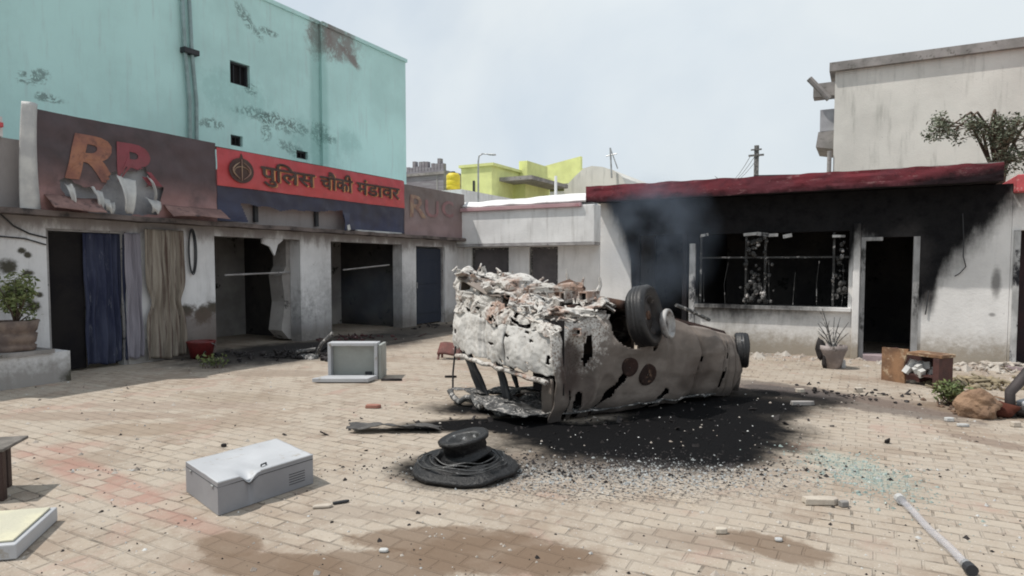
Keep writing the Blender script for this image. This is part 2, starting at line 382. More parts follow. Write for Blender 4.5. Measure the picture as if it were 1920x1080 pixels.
    UA = math.atan2(U.y, U.x)
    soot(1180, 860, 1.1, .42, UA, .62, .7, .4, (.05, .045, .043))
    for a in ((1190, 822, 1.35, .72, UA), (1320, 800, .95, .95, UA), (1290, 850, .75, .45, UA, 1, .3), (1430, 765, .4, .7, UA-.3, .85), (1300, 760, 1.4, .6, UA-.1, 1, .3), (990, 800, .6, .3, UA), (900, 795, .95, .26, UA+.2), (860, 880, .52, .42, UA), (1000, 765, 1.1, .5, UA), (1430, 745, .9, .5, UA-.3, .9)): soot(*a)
    p = G(1120, 895)
    pe = b.mth('MULTIPLY', b.ell(p.x, p.y, 1.2, .36, UA, 'XY', .5, nS, .6), b.ramp(b.noise(45, 3, .8), .5, .6, 0, .7))
    col = b.mix(pe, col, (.30, .29, .28))
    p = G(1150, 905)
    pe = b.mth('MULTIPLY', b.ell(p.x, p.y, 1.3, .4, UA, 'XY', .5, nS, .6), b.ramp(b.noise(33, 3, .8), .52, .58))
    col = b.mix(pe, col, (.04, .036, .035))
    # soot in front of the burnt verandah
    for (px, py, rx, ry, k) in ((490, 665, 1.25, 1.6, .92), (560, 655, 1.2, 1.2, .9), (680, 640, 1.3, 1.9, .85), (800, 618, 1.1, 1.6, .75)):
        p = G(px, py); col = b.mix(b.mth('MULTIPLY', b.ell(p.x, p.y, rx, ry, 0, 'XY', .4, nS, .5), k), col, (.03, .028, .028))
    # sea green glass dust
    p = G(1610, 880); col = b.mix(b.mth('MULTIPLY', b.ell(p.x, p.y, .5, .2, -.9, 'XY', .6, nM, .7), b.ramp(b.noise(30, 4, .8), .42, .58, .1, .6)), col, (.27, .36, .32))
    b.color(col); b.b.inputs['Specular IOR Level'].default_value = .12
    h = b.mth('ADD', b.mth('MULTIPLY', br.outputs['Fac'], -1.0), b.mth('MULTIPLY', b.noise(14, 7, .7), .8))
    b.bump(h, .75, .012)
    return b.m
g = MB(); n = 60
g.grid(lambda u, v: (-30+60*u, -8+60*v, 0), n, n)
# outer skirt to the horizon, one sheet with the yard
o0 = len(g.v); S4 = [(-30, -8), (30, -8), (30, 52), (-30, 52)]; B4 = [(-600, -600), (600, -600), (600, 600), (-600, 600)]
for p in S4+B4: g.v.append((*p, 0))
for i in range(4):
    j = (i+1) % 4; g.f.append((o0+i, o0+j, o0+4+j, o0+4+i))
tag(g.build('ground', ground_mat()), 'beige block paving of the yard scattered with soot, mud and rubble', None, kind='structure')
# ================================================================ mint building
def mint_building():
    X = -16.0; y1 = onx(757, 200, X).y; top = onx(757, 118, X).z
    t = thing('mint_green_building', (X, 8, 0), 'tall mint green rendered building with three tiny windows above the police post', 'building')
    ops = []
    for (a, b, c, d) in ((432, 468, 118, 160), (433, 455, 254, 274), (556, 577, 283, 298)):
        p = onx((a+b)/2, (c+d)/2, X); q = onx(a, d, X); r = onx(b, c, X)
        hz = abs(onx((a+b)/2, c, X).z-onx((a+b)/2, d, X).z)/2
        ops.append((q.y, r.y, p.z-hz, p.z+hz))
    yk = onx(600, 200, X).y
    opening_wall(MB(), 'x', X, .25, -14, yk, 0, top+.02, ops).build('wall', m_green, t)
    MB().box(X-.25, X+.10, yk, y1, 0, top).build('wall', m_green, t)
    MB().box(X-9, X-.25, -14, y1, 0, top-.6).build('wall', m_green, t)
    MB().box(X-.32, X+.05, -14, yk, top+.02, top+.14).build('coping', m_green, t)
    MB().box(X-.32, X+.16, yk, y1+.05, top, top+.12).build('coping', m_green, t)
    for (a, b, c, d) in ops:
        f = MB()
        wd = .05
        f.box(X-.2, X-.1, a, b, c, c+wd).box(X-.2, X-.1, a, b, d-wd, d).box(X-.2, X-.1, a, a+wd, c+wd, d-wd).box(X-.2, X-.1, b-wd, b, c+wd, d-wd)
        for k in (1, 2): yy = a+(b-a)*k/3; f.box(X-.17, X-.14, yy-.012, yy+.012, c+wd, d-wd)
        wf = f.build('window', m_dark, t)
        MB().box(X-.24, X-.21, a, b, c, d).build('pane', m_intblk, wf)
    # twin drain pipes with a joint box
    p = onx(345, 100, X).y; q = onx(358, 100, X).y; zj = onx(351, 98, X).z
    for yy, n_ in ((p, 0), (q, 1)): 
        MB().tube([(X+.09, yy, 3), (X+.09, yy+.06, 6), (X+.09, yy-.04, zj), (X+.09, yy-.1, top)], .05).build('drain_pipe', m_pipe, t, smooth=True)
    MB().box(X, X+.2, p-.12, q+.12, zj-.07, zj+.07).build('joint_box', m_dark, t, bevel=.01)
mint_building()
# ================================================================ police post (left building)
ZT = onx(75, 212, XL).z
def police_post():
    t = thing('police_post_building', (XL, 8, 0), 'low whitewashed police post with burnt open verandah behind the torn banner', 'building')
    Y0, Y1 = yl(-260), YB
    zo = 2.14
    ops = [(yl(92), yl(240), 0, zo), (yl(405), yl(565), 0, zo), (yl(622), yl(755), 0, zo), (yl(781), yl(835), 0, zo-.02)]
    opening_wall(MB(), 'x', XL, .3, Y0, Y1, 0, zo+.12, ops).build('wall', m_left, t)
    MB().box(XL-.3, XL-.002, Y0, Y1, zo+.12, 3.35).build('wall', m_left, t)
    # roof slab, sunshade ledge under the banner
    MB().box(XL-5.2, XL-.3, Y0, Y1, 3.1, 3.3).build('roof', m_concrete, t)
    l = MB()
    l.grid(lambda u, v: (XL+.002+(.34*v), Y0+(Y1-Y0)*u, zo+.20+.004*math.sin(u*70)+.012*noise.noise(Vector((u*60, v*3, 0)))), 160, 2)
    l.build('sunshade_ledge', m_ledge, t, solid=.075)
    # inner rooms
    XI = XL-2.3
    iops = [(yl(480), yl(480)+1.15, 0, 2.0), (yl(665), yl(665)+1.5, 0, 2.0)]
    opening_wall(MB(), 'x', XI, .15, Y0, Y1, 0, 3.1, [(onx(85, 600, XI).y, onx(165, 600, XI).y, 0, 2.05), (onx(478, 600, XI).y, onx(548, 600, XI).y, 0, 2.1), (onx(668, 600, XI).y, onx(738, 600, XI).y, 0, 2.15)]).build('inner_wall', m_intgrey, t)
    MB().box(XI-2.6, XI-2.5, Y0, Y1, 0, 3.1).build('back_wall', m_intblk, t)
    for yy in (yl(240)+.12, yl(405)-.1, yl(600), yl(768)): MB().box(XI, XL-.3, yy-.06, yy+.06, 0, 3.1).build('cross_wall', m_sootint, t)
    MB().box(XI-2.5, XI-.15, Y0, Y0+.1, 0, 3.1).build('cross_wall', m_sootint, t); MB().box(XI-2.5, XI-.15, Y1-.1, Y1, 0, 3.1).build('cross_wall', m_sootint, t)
    # deep blue doors
    a, b = ops[3][0], ops[3][1]
    dr = MB().box(XL-.16, XL-.11, a+.05, b-.05, .03, zo-.08)
    for zz in (.3, 1.1): dr.box(XL-.11, XL-.095, a+.16, b-.16, zz, zz+.62)
    d = dr.build('door', m_navy, t, bevel=.006)
    MB().box(XL-.09, XL-.05, a+.1, a+.13, 1.0, 1.15).build('handle', m_steel, d)
    for (a, b) in ((ops[0][0], ops[0][1]), (ops[3][0], ops[3][1])):
        fr = MB(); fr.box(XL-.2, XL-.05, a, a+.05, 0, zo-.03).box(XL-.2, XL-.05, b-.05, b, 0, zo-.03).box(XL-.2, XL-.05, a, b, zo-.029, zo-.001)
        fr.build('door_frame', m_trim, t)
    # left leaf inside first doorway
    a = ops[0][0]
    MB().box(XL-.14, XL-.1, a+.06, a+.55, .03, zo-.05).build('door', m_intblk, t)
    # torn plaster flake hanging from the lintel and ragged pillar edge
    y5 = yl(565)
    pts = [(0, 0), (.0, -.1), (.18, -.16), (.3, -.34), (.38, -.12), (.52, -.02), (.5, 0)]
    MB().prism(pts, lambda u, v: (XL-.02, y5-.95+u, zo+v-.002), lambda u, v: (XL-.06, y5-.95+u, zo+v-.002)).build('plaster_flake', m_left, t)
    pts = [(0, 0), (.0, -.55), (-.12, -.75), (-.05, -1.3), (-.15, -1.9), (.05, -2.1), (.3, -2.1), (.3, -1.0), (.22, -.6), (.3, 0)]
    MB().prism([(p[0]-.1, p[1]) for p in pts], lambda u, v: (XL-.31, y5+u, zo+v), lambda u, v: (XL-.7, y5+u, zo+v)).build('pillar_stub', m_intgrey, t)
    # roof posts that carry the banner
    for px in (480, 593):
        MB().box(XL+.02, XL+.08, yl(px)-.04, yl(px)+.04, zo+.3, ZT-.15).build('banner_post', m_dark, t)
    # parapet end left of the banner with red lip
    yA = yl(62)
    MB().box(XL-.1, XL+.05, Y0, yA-.3, 3.352, 3.62).build('parapet', m_white, t)
    MB().box(XL-.05, XL+.12, Y0, yA-.32, 3.47, 3.53).build('parapet_lip', m_redpaint, t)
    # low plinth at the far left
    MB().box(XL+.3, XL+.72, Y0, yl(92)-.1, 0, .42).build('plinth', m_left, t)
    MB().box(XL+.28, XL+.78, Y0, yl(60)-.1, .42, .47).build('plinth_slab', m_concrete, t)
    # wall wires
    w_ = MB()
    w_.tube([(XL+.02, yl(0), 2.35), (XL+.03, yl(30), 2.15), (XL+.02, yl(60), 2.05), (XL+.02, yl(92), 2.0)], .012, 5)
    w_.tube([(XL+.02, yl(0), 2.0), (XL+.03, yl(50), 1.98), (XL+.02, yl(90), 1.9)], .01, 5)
    w_.build('cable', m_dark, t)
    # broken beam pieces across the openings
    for (px0, px1, z0, z1) in ((92, 160, 1.45, 1.5), (440, 560, 1.42, 1.46), (660, 745, 1.5, 1.62)):
        MB().tube([(XL-.25, yl(px0), z0), (XL-.25, yl(px1), z1)], .018, 6).build('loose_bar', m_trim, t)
police_post()
# ================================================================ banners over the post
def flex_mat(name, top, bot, z0, z1, soot=.5):
    b = NB(name, .55); S = b.sep()
    n1 = b.noise(1.1, 6, .6)
    col = b.mix(b.ramp(b.mth('ADD', S[2], b.mth('MULTIPLY', n1, .5)), z0+.25, z1+.25), bot, top)
    col = b.mix(b.mth('MULTIPLY', b.ramp(b.noise(2.3, 7, .65), .4, .7), soot), col, (.03, .025, .027))
    b.color(col); b.bump(b.noise(3, 4, .5), .3, .05); return b.m
XBN = XL+.22
def zrange(px, py0, py1): return onx(px, py0, XBN).z, onx(px, py1, XBN).z
def bwave(y, z):
    return XBN + .02*math.sin(y*3.1)+.015*noise.noise(Vector((y*1.7, z*2.2, 4))) + .02*noise.noise(Vector((y*4, z*4, 9)))
def yb(px): return onx(px, 400, XBN).y
zb0 = 2.36; zbt = onx(410, 283, XBN).z
m_fx1 = flex_mat('smoked_maroon_print', (.075, .05, .055), (.36, .20, .19), 2.3, 3.2, .6)
m_fxr = flex_mat('red_print', (.47, .062, .075), (.50, .07, .07), 2.9, 3.8, .25)
m_fxb = flex_mat('navy_print', (.03, .03, .055), (.035, .045, .10), 2.3, 3.0, .5)
m_fx2 = flex_mat('smoked_brown_print', (.15, .115, .105), (.27, .19, .19), 2.4, 3.5, .2)
m_or = simple('faded_orange_print', (.33, .145, .085), (.22, .09, .07), 3, .6, spots=(.14, .06, .05), spot_scale=5, spot_thr=(.5, .7))
m_rd = simple('faded_red_print', (.23, .05, .065), (.17, .045, .05), 3, .6)
m_bk = simple('dark_brown_print', (.05, .02, .018), (.07, .04, .03), 6, .6)
m_gold2 = simple('faded_orange_outline', (.58, .27, .09), (.48, .2, .08), 5, .6)
m_gold = simple('faded_gold_print', (.34, .24, .16), (.22, .12, .1), 5, .6)
m_fabricgrey = simple('torn_flex_backing', (.36, .37, .39), (.22, .22, .24), 2.5, .7)
m_lt = simple('pale_flex_back', (.55, .55, .53), (.4, .4, .4), 3, .6)
def sheet(y0, y1, z0, z1, keep=None, nu=120, nv=40, off=0, zf=None):
    def fn(u, v):
        y = y0+(y1-y0)*u; z = z0+(z1-z0)*v
        if zf: z = zf(u, v, z)
        return (bwave(y, z)+off, y, z)
    return MB().grid(fn, nu, nv, keep)
def glyph(txt, y, z, h, mat, name, parent, font=None, sx=1.0, bold=.0, shear=0, off=.012, keep=None, thick=((0, 0),)):
    """flat lettering printed on the flex: text turned to a mesh and laid on the wavy sheet"""
    c = bpy.data.curves.new('lettering', 'FONT'); c.body = txt; c.size = h; c.offset = bold; c.shear = shear; c.resolution_u = 4
    o = bpy.data.objects.new('lettering', c); COL.objects.link(o)
    bpy.context.view_layer.update()
    me = bpy.data.meshes.new_from_object(o.evaluated_get(bpy.context.evaluated_depsgraph_get()))
    bpy.data.objects.remove(o); bpy.data.curves.remove(c)
    bm = bmesh.new(); bm.from_mesh(me); bmesh.ops.triangulate(bm, faces=bm.faces)
    bmesh.ops.subdivide_edges(bm, edges=[e for e in bm.edges if e.calc_length() > .12], cuts=2); bm.verts.index_update()
    m = MB(); vv = []
    for v in bm.verts:
        yy = y+v.co.x*sx; zz = z+v.co.y; vv.append((bwave(yy, zz)+off, yy, zz))
    fs = [[v.index for v in f.verts] for f in bm.faces if not keep or keep(*(sum((Vector(vv[v.index]) for v in f.verts), Vector())/len(f.verts))[1:])]
    for k, (dy, dz) in enumerate(thick): m.add([(a+.0006*k, b_+dy, c_+dz) for a, b_, c_ in vv], fs)
    wid = (max(v[1] for v in vv)-min(v[1] for v in vv)) if vv else 0
    bm.free(); bpy.data.meshes.remove(me)
    return m.build(name, mat, parent), wid
# --- left maroon banner, torn at the bottom
m_flapb = simple('dirty_brown_flex', (.28, .17, .15), (.17, .10, .09), 3, .8, spots=(.06, .04, .04), spot_scale=5, spot_thr=(.52, .66))
def left_banner():
    y0, y1 = yb(68), yb(408)
    t = thing('torn_banner', (XBN, y0, 0), 'long smoked maroon banner with big orange and red letters and a torn flapping hole', 'banner')
    # tear: ragged polygon in (y, z)
    def P(px, py): q = onx(px, py, XBN); return (q.y, q.z)
    tear = [P(*a) for a in ((112, 338), (128, 330), (140, 345), (165, 350), (185, 360), (200, 345), (208, 325), (228, 318), (255, 322), (272, 312), (276, 335), (272, 350), (306, 352), (298, 385), (292, 402), (190, 405), (170, 398), (140, 370), (122, 370))]
    def inside(y, z):
        c = False; n = len(tear)
        for i in range(n):
            (a, b), (d, e) = tear[i], tear[i-1]
            if (b > z) != (e > z) and y < (d-a)*(z-b)/(e-b)+a: c = not c
        return c
    def keep(u, v):
        y = y0+(y1-y0)*u; z = zb0+(ZT-zb0)*v
        return not inside(y+.03*noise.noise(Vector((y*9, z*9, 0))), z+.03*noise.noise(Vector((y*9, z*9, 5))))
    sheet(y0, y1, zb0, ZT, keep, 260, 110).build('printed_sheet', m_fx1, t)
    sheet(y0+.02, y1-.02, zb0+.02, ZT-.05, None, 60, 10, -.10).build('backing_sheet', m_fabricgrey, t)
    zc = onx(150, 262, XBN).z
    out = lambda y, z: not inside(y, z)
    p = onx(112, 322, XBN); h = 1.12*(onx(150, 250, XBN).z-onx(150, 330, XBN).z)/.72
    o, wd = glyph('R', p.y+.02, onx(150, 333, XBN).z, h*.93, m_or, 'letter', t, sx=1.35, bold=.03, shear=.18, keep=out)
    p = onx(212, 322, XBN)
    glyph('R', p.y+.02, onx(240, 340, XBN).z, h*.85, m_rd, 'letter', t, sx=1.35, bold=.03, keep=out)
    # curled flaps of flex round the hole
    for k, (px, py, w_, h_, c) in enumerate(((178, 352, .16, -.30, .10), (232, 330, .30, -.55, .14), (276, 330, .07, -.35, .16), (285, 372, .28, -.22, .12), (130, 345, .14, -.28, .08), (200, 372, .22, -.20, .1))):
        q = onx(px, py, XBN)
        MB().grid(lambda u, v: (XBN+.03+c*math.sin(v*2.4)*(1-.3*u)+.03*math.sin(u*7+k), q.y-w_/2+w_*u*(1-.55*v)+.06*v, q.z+h_*v-.05*u+.04*noise.noise(Vector((u*3, v*3, k)))), 14, 14).build('torn_flap', m_lt, t, smooth=True, solid=.004)
    for ua, ub in ((0, .25), (.62, 1)): MB().grid(lambda q, v: (lambda u: (XBN+.02+.26*v, y0+.1+(y1-y0-.05)*u, 2.60-.19*v-.03*math.sin(u*5)*v+.02*noise.noise(Vector((u*9, v*3, 0)))-.10*max(0, u-.8)*v))(ua+(ub-ua)*q), 40, 5).build('lower_flap', m_flapb, t, smooth=True, solid=.004)
    fr = MB(); fr.box(XBN-.16, XBN-.12, y0, y1, zb0+.1, zb0+.14).box(XBN-.16, XBN-.12, y0, y1, ZT-.12, ZT-.08)
    fr.build('frame', m_steel, t)
left_banner()
def curl():
    q = onx(56, 210, XBN)
    yA, yC = yb(36), yb(76)
    m = MB(); m.grid(lambda u, v: (XBN+.02+.10*math.sin(math.pi*u)*(.6+.4*math.sin(v*3)), yA+(yC-yA)*u+.07*v*v*(1-u)-.12*(v*(1-v))*(u), zb0-.02+(3.86-zb0)*v), 16, 30)
    tag(m.build('banner_end_roll', m_lt, None, smooth=True, solid=.01), 'pale rolled end of flex hanging at the left end of the maroon banner', 'banner end')
curl()
def red_sign():
    y0, y1 = yb(409), yb(757)
    t = thing('red_name_board', (XBN, y0, 0), 'red name board with dark Hindi lettering and round emblem over a dark blue strip', 'sign board')
    z1 = zbt+.06; z0 = onx(600, 371, XBN).z
    sheet(y0, y1, z0, z1, None, 160, 16, .02).build('red_panel', m_fxr, t)
    MB().box(XBN-.06, XBN-.02, y0, y1, z1-.03, z1+.02).build('top_rail', m_rust, t)
    # blue strip, torn away under the middle
    ya, yc = yb(480), yb(640)
    def keep(u, v):
        y = y0+(y1-y0)*u; z = zb0+.05+(z0-zb0-.05)*v
        e = .045*noise.noise(Vector((y*3, z*6, 0)))
        # upper strip kept everywhere; lower part missing between ya and yc
        lim = z0-.22-.1*math.sin((y-y0))+e
        slant = yc-.35*(1-(z-zb0)/(z0-zb0))*-1
        if ya-.55*(z-2.1) < y < yc+.30*(2.9-z)+e and z < lim: return False
        return True
    sheet(y0, y1, zb0+.05, z0-.003, keep, 200, 40).build('blue_strip', m_fxb, t)
    # lettering, in visual order for the matra signs
    zt = onx(560, 349, XBN).z
    h = (z1-z0)*.60
    yy = yb(487); words = [('\u092a\u0941\u093f\u0932\u0938', yb(487), yb(593)), ('\u091a\u094c\u0915\u0940', yb(598), yb(662)), ('\u092e\u0902\u0921\u093e\u0935\u0930', yb(668), yb(748))]
    for wtxt, a, b in words:
        o, wd = glyph(wtxt, 0, 0, h, m_bk, 'probe', t); me = o.data; bpy.data.objects.remove(o)
        sx = (b-a)*.96/max(wd, .01)
        glyph(wtxt, a+.035, z0+(z1-z0)*.30-.02, h, m_gold2, 'lettering_shadow', t, sx=sx, off=.032, thick=((0, 0), (.022, .006), (-.03, .02)))
        glyph(wtxt, a, z0+(z1-z0)*.30, h, m_bk, 'lettering', t, sx=sx, off=.040, thick=((0, 0), (.016, 0), (.008, .010), (.008, -.010), (-.012, 0)))
    # emblem: spired round badge with two fish curves and a bow
    cy = (yb(428)+yb(474))/2; cz = (z0+z1)/2-.02; hr = (z1-z0)*.40; wr = (yb(474)-yb(428))/2
    e = MB(); n = 40
    ring = [(math.cos(2*math.pi*k/n), math.sin(2*math.pi*k/n)*.85) for k in range(n)]
    ring[9:12] = [(.14, .84), (0, 1.18), (-.14, .84)]
    e.prism(ring, lambda a, b: (XBN+.052, cy+a*wr, cz+b*hr), lambda a, b: (XBN+.046, cy+a*wr, cz+b*hr))
    em = e.build('emblem', m_bk, t)
    e = MB()
    for s in (-1, 1):
        e.tube([(XBN+.062, cy+s*wr*(.15+.55*math.sin(q*math.pi)), cz+hr*(-.6+1.15*q)) for q in [i/10 for i in range(11)]], [.004+.012*math.sin(i/10*math.pi) for i in range(11)], 6)
    e.tube([(XBN+.062, cy+wr*.6*math.cos(q), cz-hr*.1+hr*.35*math.sin(q)) for q in [math.pi*i/10 for i in range(11)]], .008, 6)
    e.tube([(XBN+.062, cy, cz-hr*.7), (XBN+.062, cy, cz+hr*.75)], .010, 6)
    e.build('emblem_relief', m_gold, em)
    # burst rag with a bright tip
    q = onx(648, 425, XBN)
    MB().grid(lambda u, v: (XBN+.05+.05*math.sin(3*v), q.y-.12+.2*u*(1-v*.7), q.z+.3-.42*v), 8, 10).build('torn_flap', m_fxb, t, smooth=True)
    MB().obox((XBN+.09, q.y, q.z-.02), (.02, .09, .12), (.3, 0, 0)).build('clip', m_lt, t)
    q = onx(710, 438, XBN)
    MB().obox((XBN+.02, q.y, zb0+.03), (.10, 1.6, .05)).build('tube_lamp', m_lt, t, bevel=.01)
red_sign()
def right_banner():
    y0, y1 = yb(758), yb(872)
    t = thing('smoked_banner', (XBN, y0, 0), 'short smoked brown banner with faded R letters at the right end of the post', 'banner')
    z1 = onx(800, 353, XBN).z
    sheet(y0, y1-.02, zb0, z1, None, 60, 20).build('printed_sheet', m_fx2, t)
    hz = onx(785, 362, XBN).z-onx(785, 407, XBN).z
    for k, (px, c) in enumerate(((766, m_gold), (796, m_rd), (826, m_rd))):
        q = onx(px, 405, XBN)
        glyph('R' if k == 0 else 'U' if k == 1 else 'C', q.y, q.z, hz*(1.28 if k == 0 else 1.0), c if k == 0 else m_pinkish, 'letter', t, sx=1.5, bold=.012)
    MB().box(XBN-.08, XBN-.03, y0, y1, z1-.04, z1+.01).build('top_rail', m_rust, t)
m_pinkish = simple('faded_pink_print', (.26, .13, .13), (.2, .11, .11), 4, .6)
right_banner()
# ================================================================ back building
def back_building():
    x0 = XL+.002; x1 = xb(1125)
    t = thing('white_back_building', ((x0+x1)/2, YB, 0), 'white building closing the yard with a tall bright parapet over two dark windows', 'building')
    zt = ony(1000, 367, YB).z; zb = ony(1000, 457, YB).z
    w1 = (xb(884), xb(954), .95, 2.12); w2 = (xb(992), xb(1046), .95, 2.12)
    opening_wall(MB(), 'y', YB, .25, x0, x1, 0, zb-.02, [w1, w2]).build('wall', m_white, t)
    m = MB(); m.grid(lambda u, v: (x0+(x1-x0)*u, YB-.42+.015*noise.noise(Vector((u*9, v*5, 2))), zb+(zt-.42-zb)*v), 60, 16)
    MB().box(x0, x1, YB-.42, YB+.25, zb, zt-.35).build('parapet', m_white, t, bevel=.02)
    MB().box(x0, x1-.35, YB-.50, YB-.421, zt-.40, zt-.30).build('pink_ledge', m_pink, t, bevel=.01)
    MB().grid(lambda u, v: (x0+(x1-.1-x0)*u, YB-.40+.55*v, zt-.345+.3*(1-abs(2*v-.7))*(.7+.3*u)+.03*noise.noise(Vector((u*8, v*2, 0)))), 60, 6).build('coping', m_white, t, solid=.05)
    MB().box(x0-5, x1, YB+.25, YB+6, 0, 3.0).build('wall', m_white, t)
    MB().box(x0, x1, YB-.44, YB-.0, zb-.07, zb-.002).build('parapet_drip', m_trim, t)
    for w_ in (w1, w2):
        f = MB(); a, b, c, d = w_
        f.box(a, a+.06, YB+.06, YB+.14, c, d).box(b-.06, b, YB+.06, YB+.14, c, d).box(a+.06, b-.06, YB+.06, YB+.14, c, c+.06).box(a+.06, b-.06, YB+.06, YB+.14, d-.06, d)
        wf = f.build('window', m_iron, t)
        MB().box(a+.06, b-.06, YB+.1, YB+.12, c+.06, d-.06).build('shutter', m_greyw, wf)
    q = ony(905, 455, YB-.3)
m_greyw = simple('grey_smoked_boards', (.12, .11, .115), (.085, .08, .085), 3, .8)
back_building()
# ================================================================ burnt building on the right
def fascia():
    b = NB('charred_maroon_edge', .9); b.b.inputs['Specular IOR Level'].default_value = .1; S = b.sep()
    n1 = b.noise(2.2, 7, .7); n2 = b.noise(8, 6, .7)
    col = b.mix(b.ramp(n1, .35, .65), (.19, .040, .050), (.12, .038, .048))
    col = b.mix(b.ramp(b.noise(5, 7, .75, stretch=(1, 1, 3)), .56, .66, 0, .7), col, (.32, .18, .18))
    zt = ony(1850, 306, YR-.5).z; zu = ony(1850, 340, YR-.5).z
    h = b.mth('ADD', S[2], b.mth('MULTIPLY', b.mth('SUBTRACT', n1, .5), .5))
    # charring climbs higher toward the right end
    h = b.mth('SUBTRACT', h, b.mth('MULTIPLY', b.ramp(S[0], xr(1650), xr(1862)), .16))
    col = b.mix(b.ramp(h, zu+.16, zu-.06, 0, .97), col, (.012, .010, .012))
    col = b.mix(b.ramp(n2, .55, .7, 0, .5), col, (.05, .025, .03))
    b.color(col); b.bump(n2, .5, .02); return b.m
m_fascia = fascia()
def burnt_building():
    xA = xr(1125); xB_ = xr(1862)
    t = thing('burnt_out_building', ((xA+xB_)/2, YR, 0), 'soot blackened white building with maroon roof edge behind the overturned car', 'building')
    zt = ony(1850, 306, YR-.5).z; zu = ony(1850, 340, YR-.5).z
    d1 = (xr(1192), xr(1288), 0, 2.2); win = (xr(1309), xr(1590), ony(1450, 573, YR).z, ony(1450, 436, YR).z); d2 = (xr(1612), xr(1722), .02, 2.08)
    opening_wall(MB(), 'y', YR, .28, xA, xB_+.2, 0, zu, [d1, win, d2]).build('wall', m_right, t)
    MB().box(xA-.001, xA+.28, YR+.28, YB-.42, 0, zu).build('wall', m_white, t)
    # slab with an uneven red painted edge
    def edge(u, v):
        x = xA-.12+(xB_-xA+.12)*u
        droop = .05*(1-u)+.02*noise.noise(Vector((u*14, 0, 1)))
        return (x, YR-.5+.012*noise.noise(Vector((u*30, v*4, 7))), zu-.0+(zt-zu)*v+droop*(v-.5)+.025*noise.noise(Vector((u*22, 3, 1)))*v)
    MB().grid(edge, 160, 6).build('roof_fascia', m_fascia, t, solid=.02)
    MB().box(xA-.12, xB_, YR-.488, YR+5.4, zu+.015, zt-.05).build('roof', m_soot, t)
    MB().box(xA-.12, xB_, YR-.485, YR-.2, zt-.048, zt+.01).build('roof_lip', m_concrete, t)
    # rooms
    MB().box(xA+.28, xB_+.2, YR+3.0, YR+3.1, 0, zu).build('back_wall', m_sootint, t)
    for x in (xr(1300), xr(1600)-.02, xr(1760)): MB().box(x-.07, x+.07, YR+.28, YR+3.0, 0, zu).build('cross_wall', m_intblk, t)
    # door frames
    for (a, b, c_, d), nm in ((d1, 'a'), (d2, 'b')):
        f = MB(); m_fr = m_frame if nm == 'b' else m_soot; f.box(a-.0, a+.07, YR-.03, YR+.12, 0, d-.0).box(b-.09, b, YR-.03, YR+.12, 0, d)
        if nm == 'b': f.box(a+.07, a+.32, YR-.03, YR+.1, d-.06, d)
        f.build('door_frame', m_fr, t)
    MB().box(d2[0]+.07, d2[1]-.09, YR-.22, YR+.2, .0, .09).build('doorstep', m_pinkstone, t)
    # pilasters beside the window and the door
    MB().box(xr(1293), xr(1304), YR-.07, YR-.001, 0, 2.02).build('pilaster', m_frame2, t, bevel=.01)
    MB().box(xr(1598), xr(1611), YR-.09, YR-.001, 0, 2.32).build('pilaster', m_right, t, bevel=.01)
    # burnt window: grille, sill, melted lumps
    a, b, c_, d = win
    s = MB().box(a-.05, b+.05, YR-.09, YR+.16, c_-.07, c_-.0).build('window_sill', m_right, t, bevel=.008)
    f = MB(); rng = random.Random(4)
    f.box(a, b, YR+.02, YR+.06, c_+.86, c_+.89)
    for x in (a+.02, a+(b-a)*.33, a+(b-a)*.46, a+(b-a)*.9): f.box(x, x+.035, YR+.01, YR+.06, c_, d-.02)
    for k in range(7):
        x = a+.1+(b-a-.2)*k/6; f.tube([(x, YR+.05, c_), (x+rng.uniform(-.03, .03), YR+.06, c_+rng.uniform(.3, .5)), (x+rng.uniform(-.05, .05), YR+.06, c_+rng.uniform(.55, .85))], .006, 5)
    f.build('window_grille', m_grille, t)
    f = MB()
    for px in (1322, 1408, 1430, 1450, 1477, 1573):
        f = MB(); q = ony(px, 441, YR); f.obox((q.x, YR-.03, q.z+rng.uniform(-.02, .02)), (rng.uniform(.1, .26), .06, rng.uniform(.03, .07)), (0, rng.uniform(-.2, .2), 0)); f.build('scorched_bracket', m_frame2, t)
    f = MB()
    for k in range(90):
        px = rng.gauss(1420, 12); py = rng.uniform(445, 565) if k % 2 else rng.gauss(540, 18)
        q = ony(px, min(py, 566), YR+rng.uniform(-.06, .02)); f.rock(q, rng.uniform(.012, .05), k, 1.2, 1)
    for k in range(40):
        px = rng.gauss(1575, 8); py = rng.uniform(445, 560)
        q = ony(px, py, YR+rng.uniform(-.06, .02)); f.rock(q, rng.uniform(.012, .045), k+100, 1.2, 1)
    f.build('melted_residue', m_grille, t)['kind'] = 'stuff'
    # hanging wire by the door
    MB().tube([ony(px, py, YR-.03) for px, py in ((1805, 400), (1807, 450), (1806, 480), (1811, 500), (1800, 512), (1790, 518))], .008, 5).build('cable', m_dark, t)
    MB().tube([ony(px, py, YR-.03) for px, py in ((1741, 545), (1738, 570), (1735, 590))], .01, 5).build('cable', m_dark, t)
m_grille = simple('charred_grille', (.05, .05, .05), (.02, .02, .02), 5, .8, spots=(.45, .43, .42), spot_scale=6, spot_thr=(.54, .64))
m_frame = simple('smoked_frame_paint', (.34, .34, .345), (.2, .2, .2), 5, .8, spots=(.04, .04, .04), spot_scale=4, spot_thr=(.5, .62), stretch=(1, 1, .4))
m_frame2 = simple('pale_scorched_trim', (.5, .5, .5), (.3, .3, .3), 6, .85, spots=(.03, .03, .035), spot_scale=4, spot_thr=(.5, .6), stretch=(1, 1, .5))
m_pinkstone = simple('pinkish_stone', (.34, .27, .28), (.25, .2, .21), 4, .8)
burnt_building()
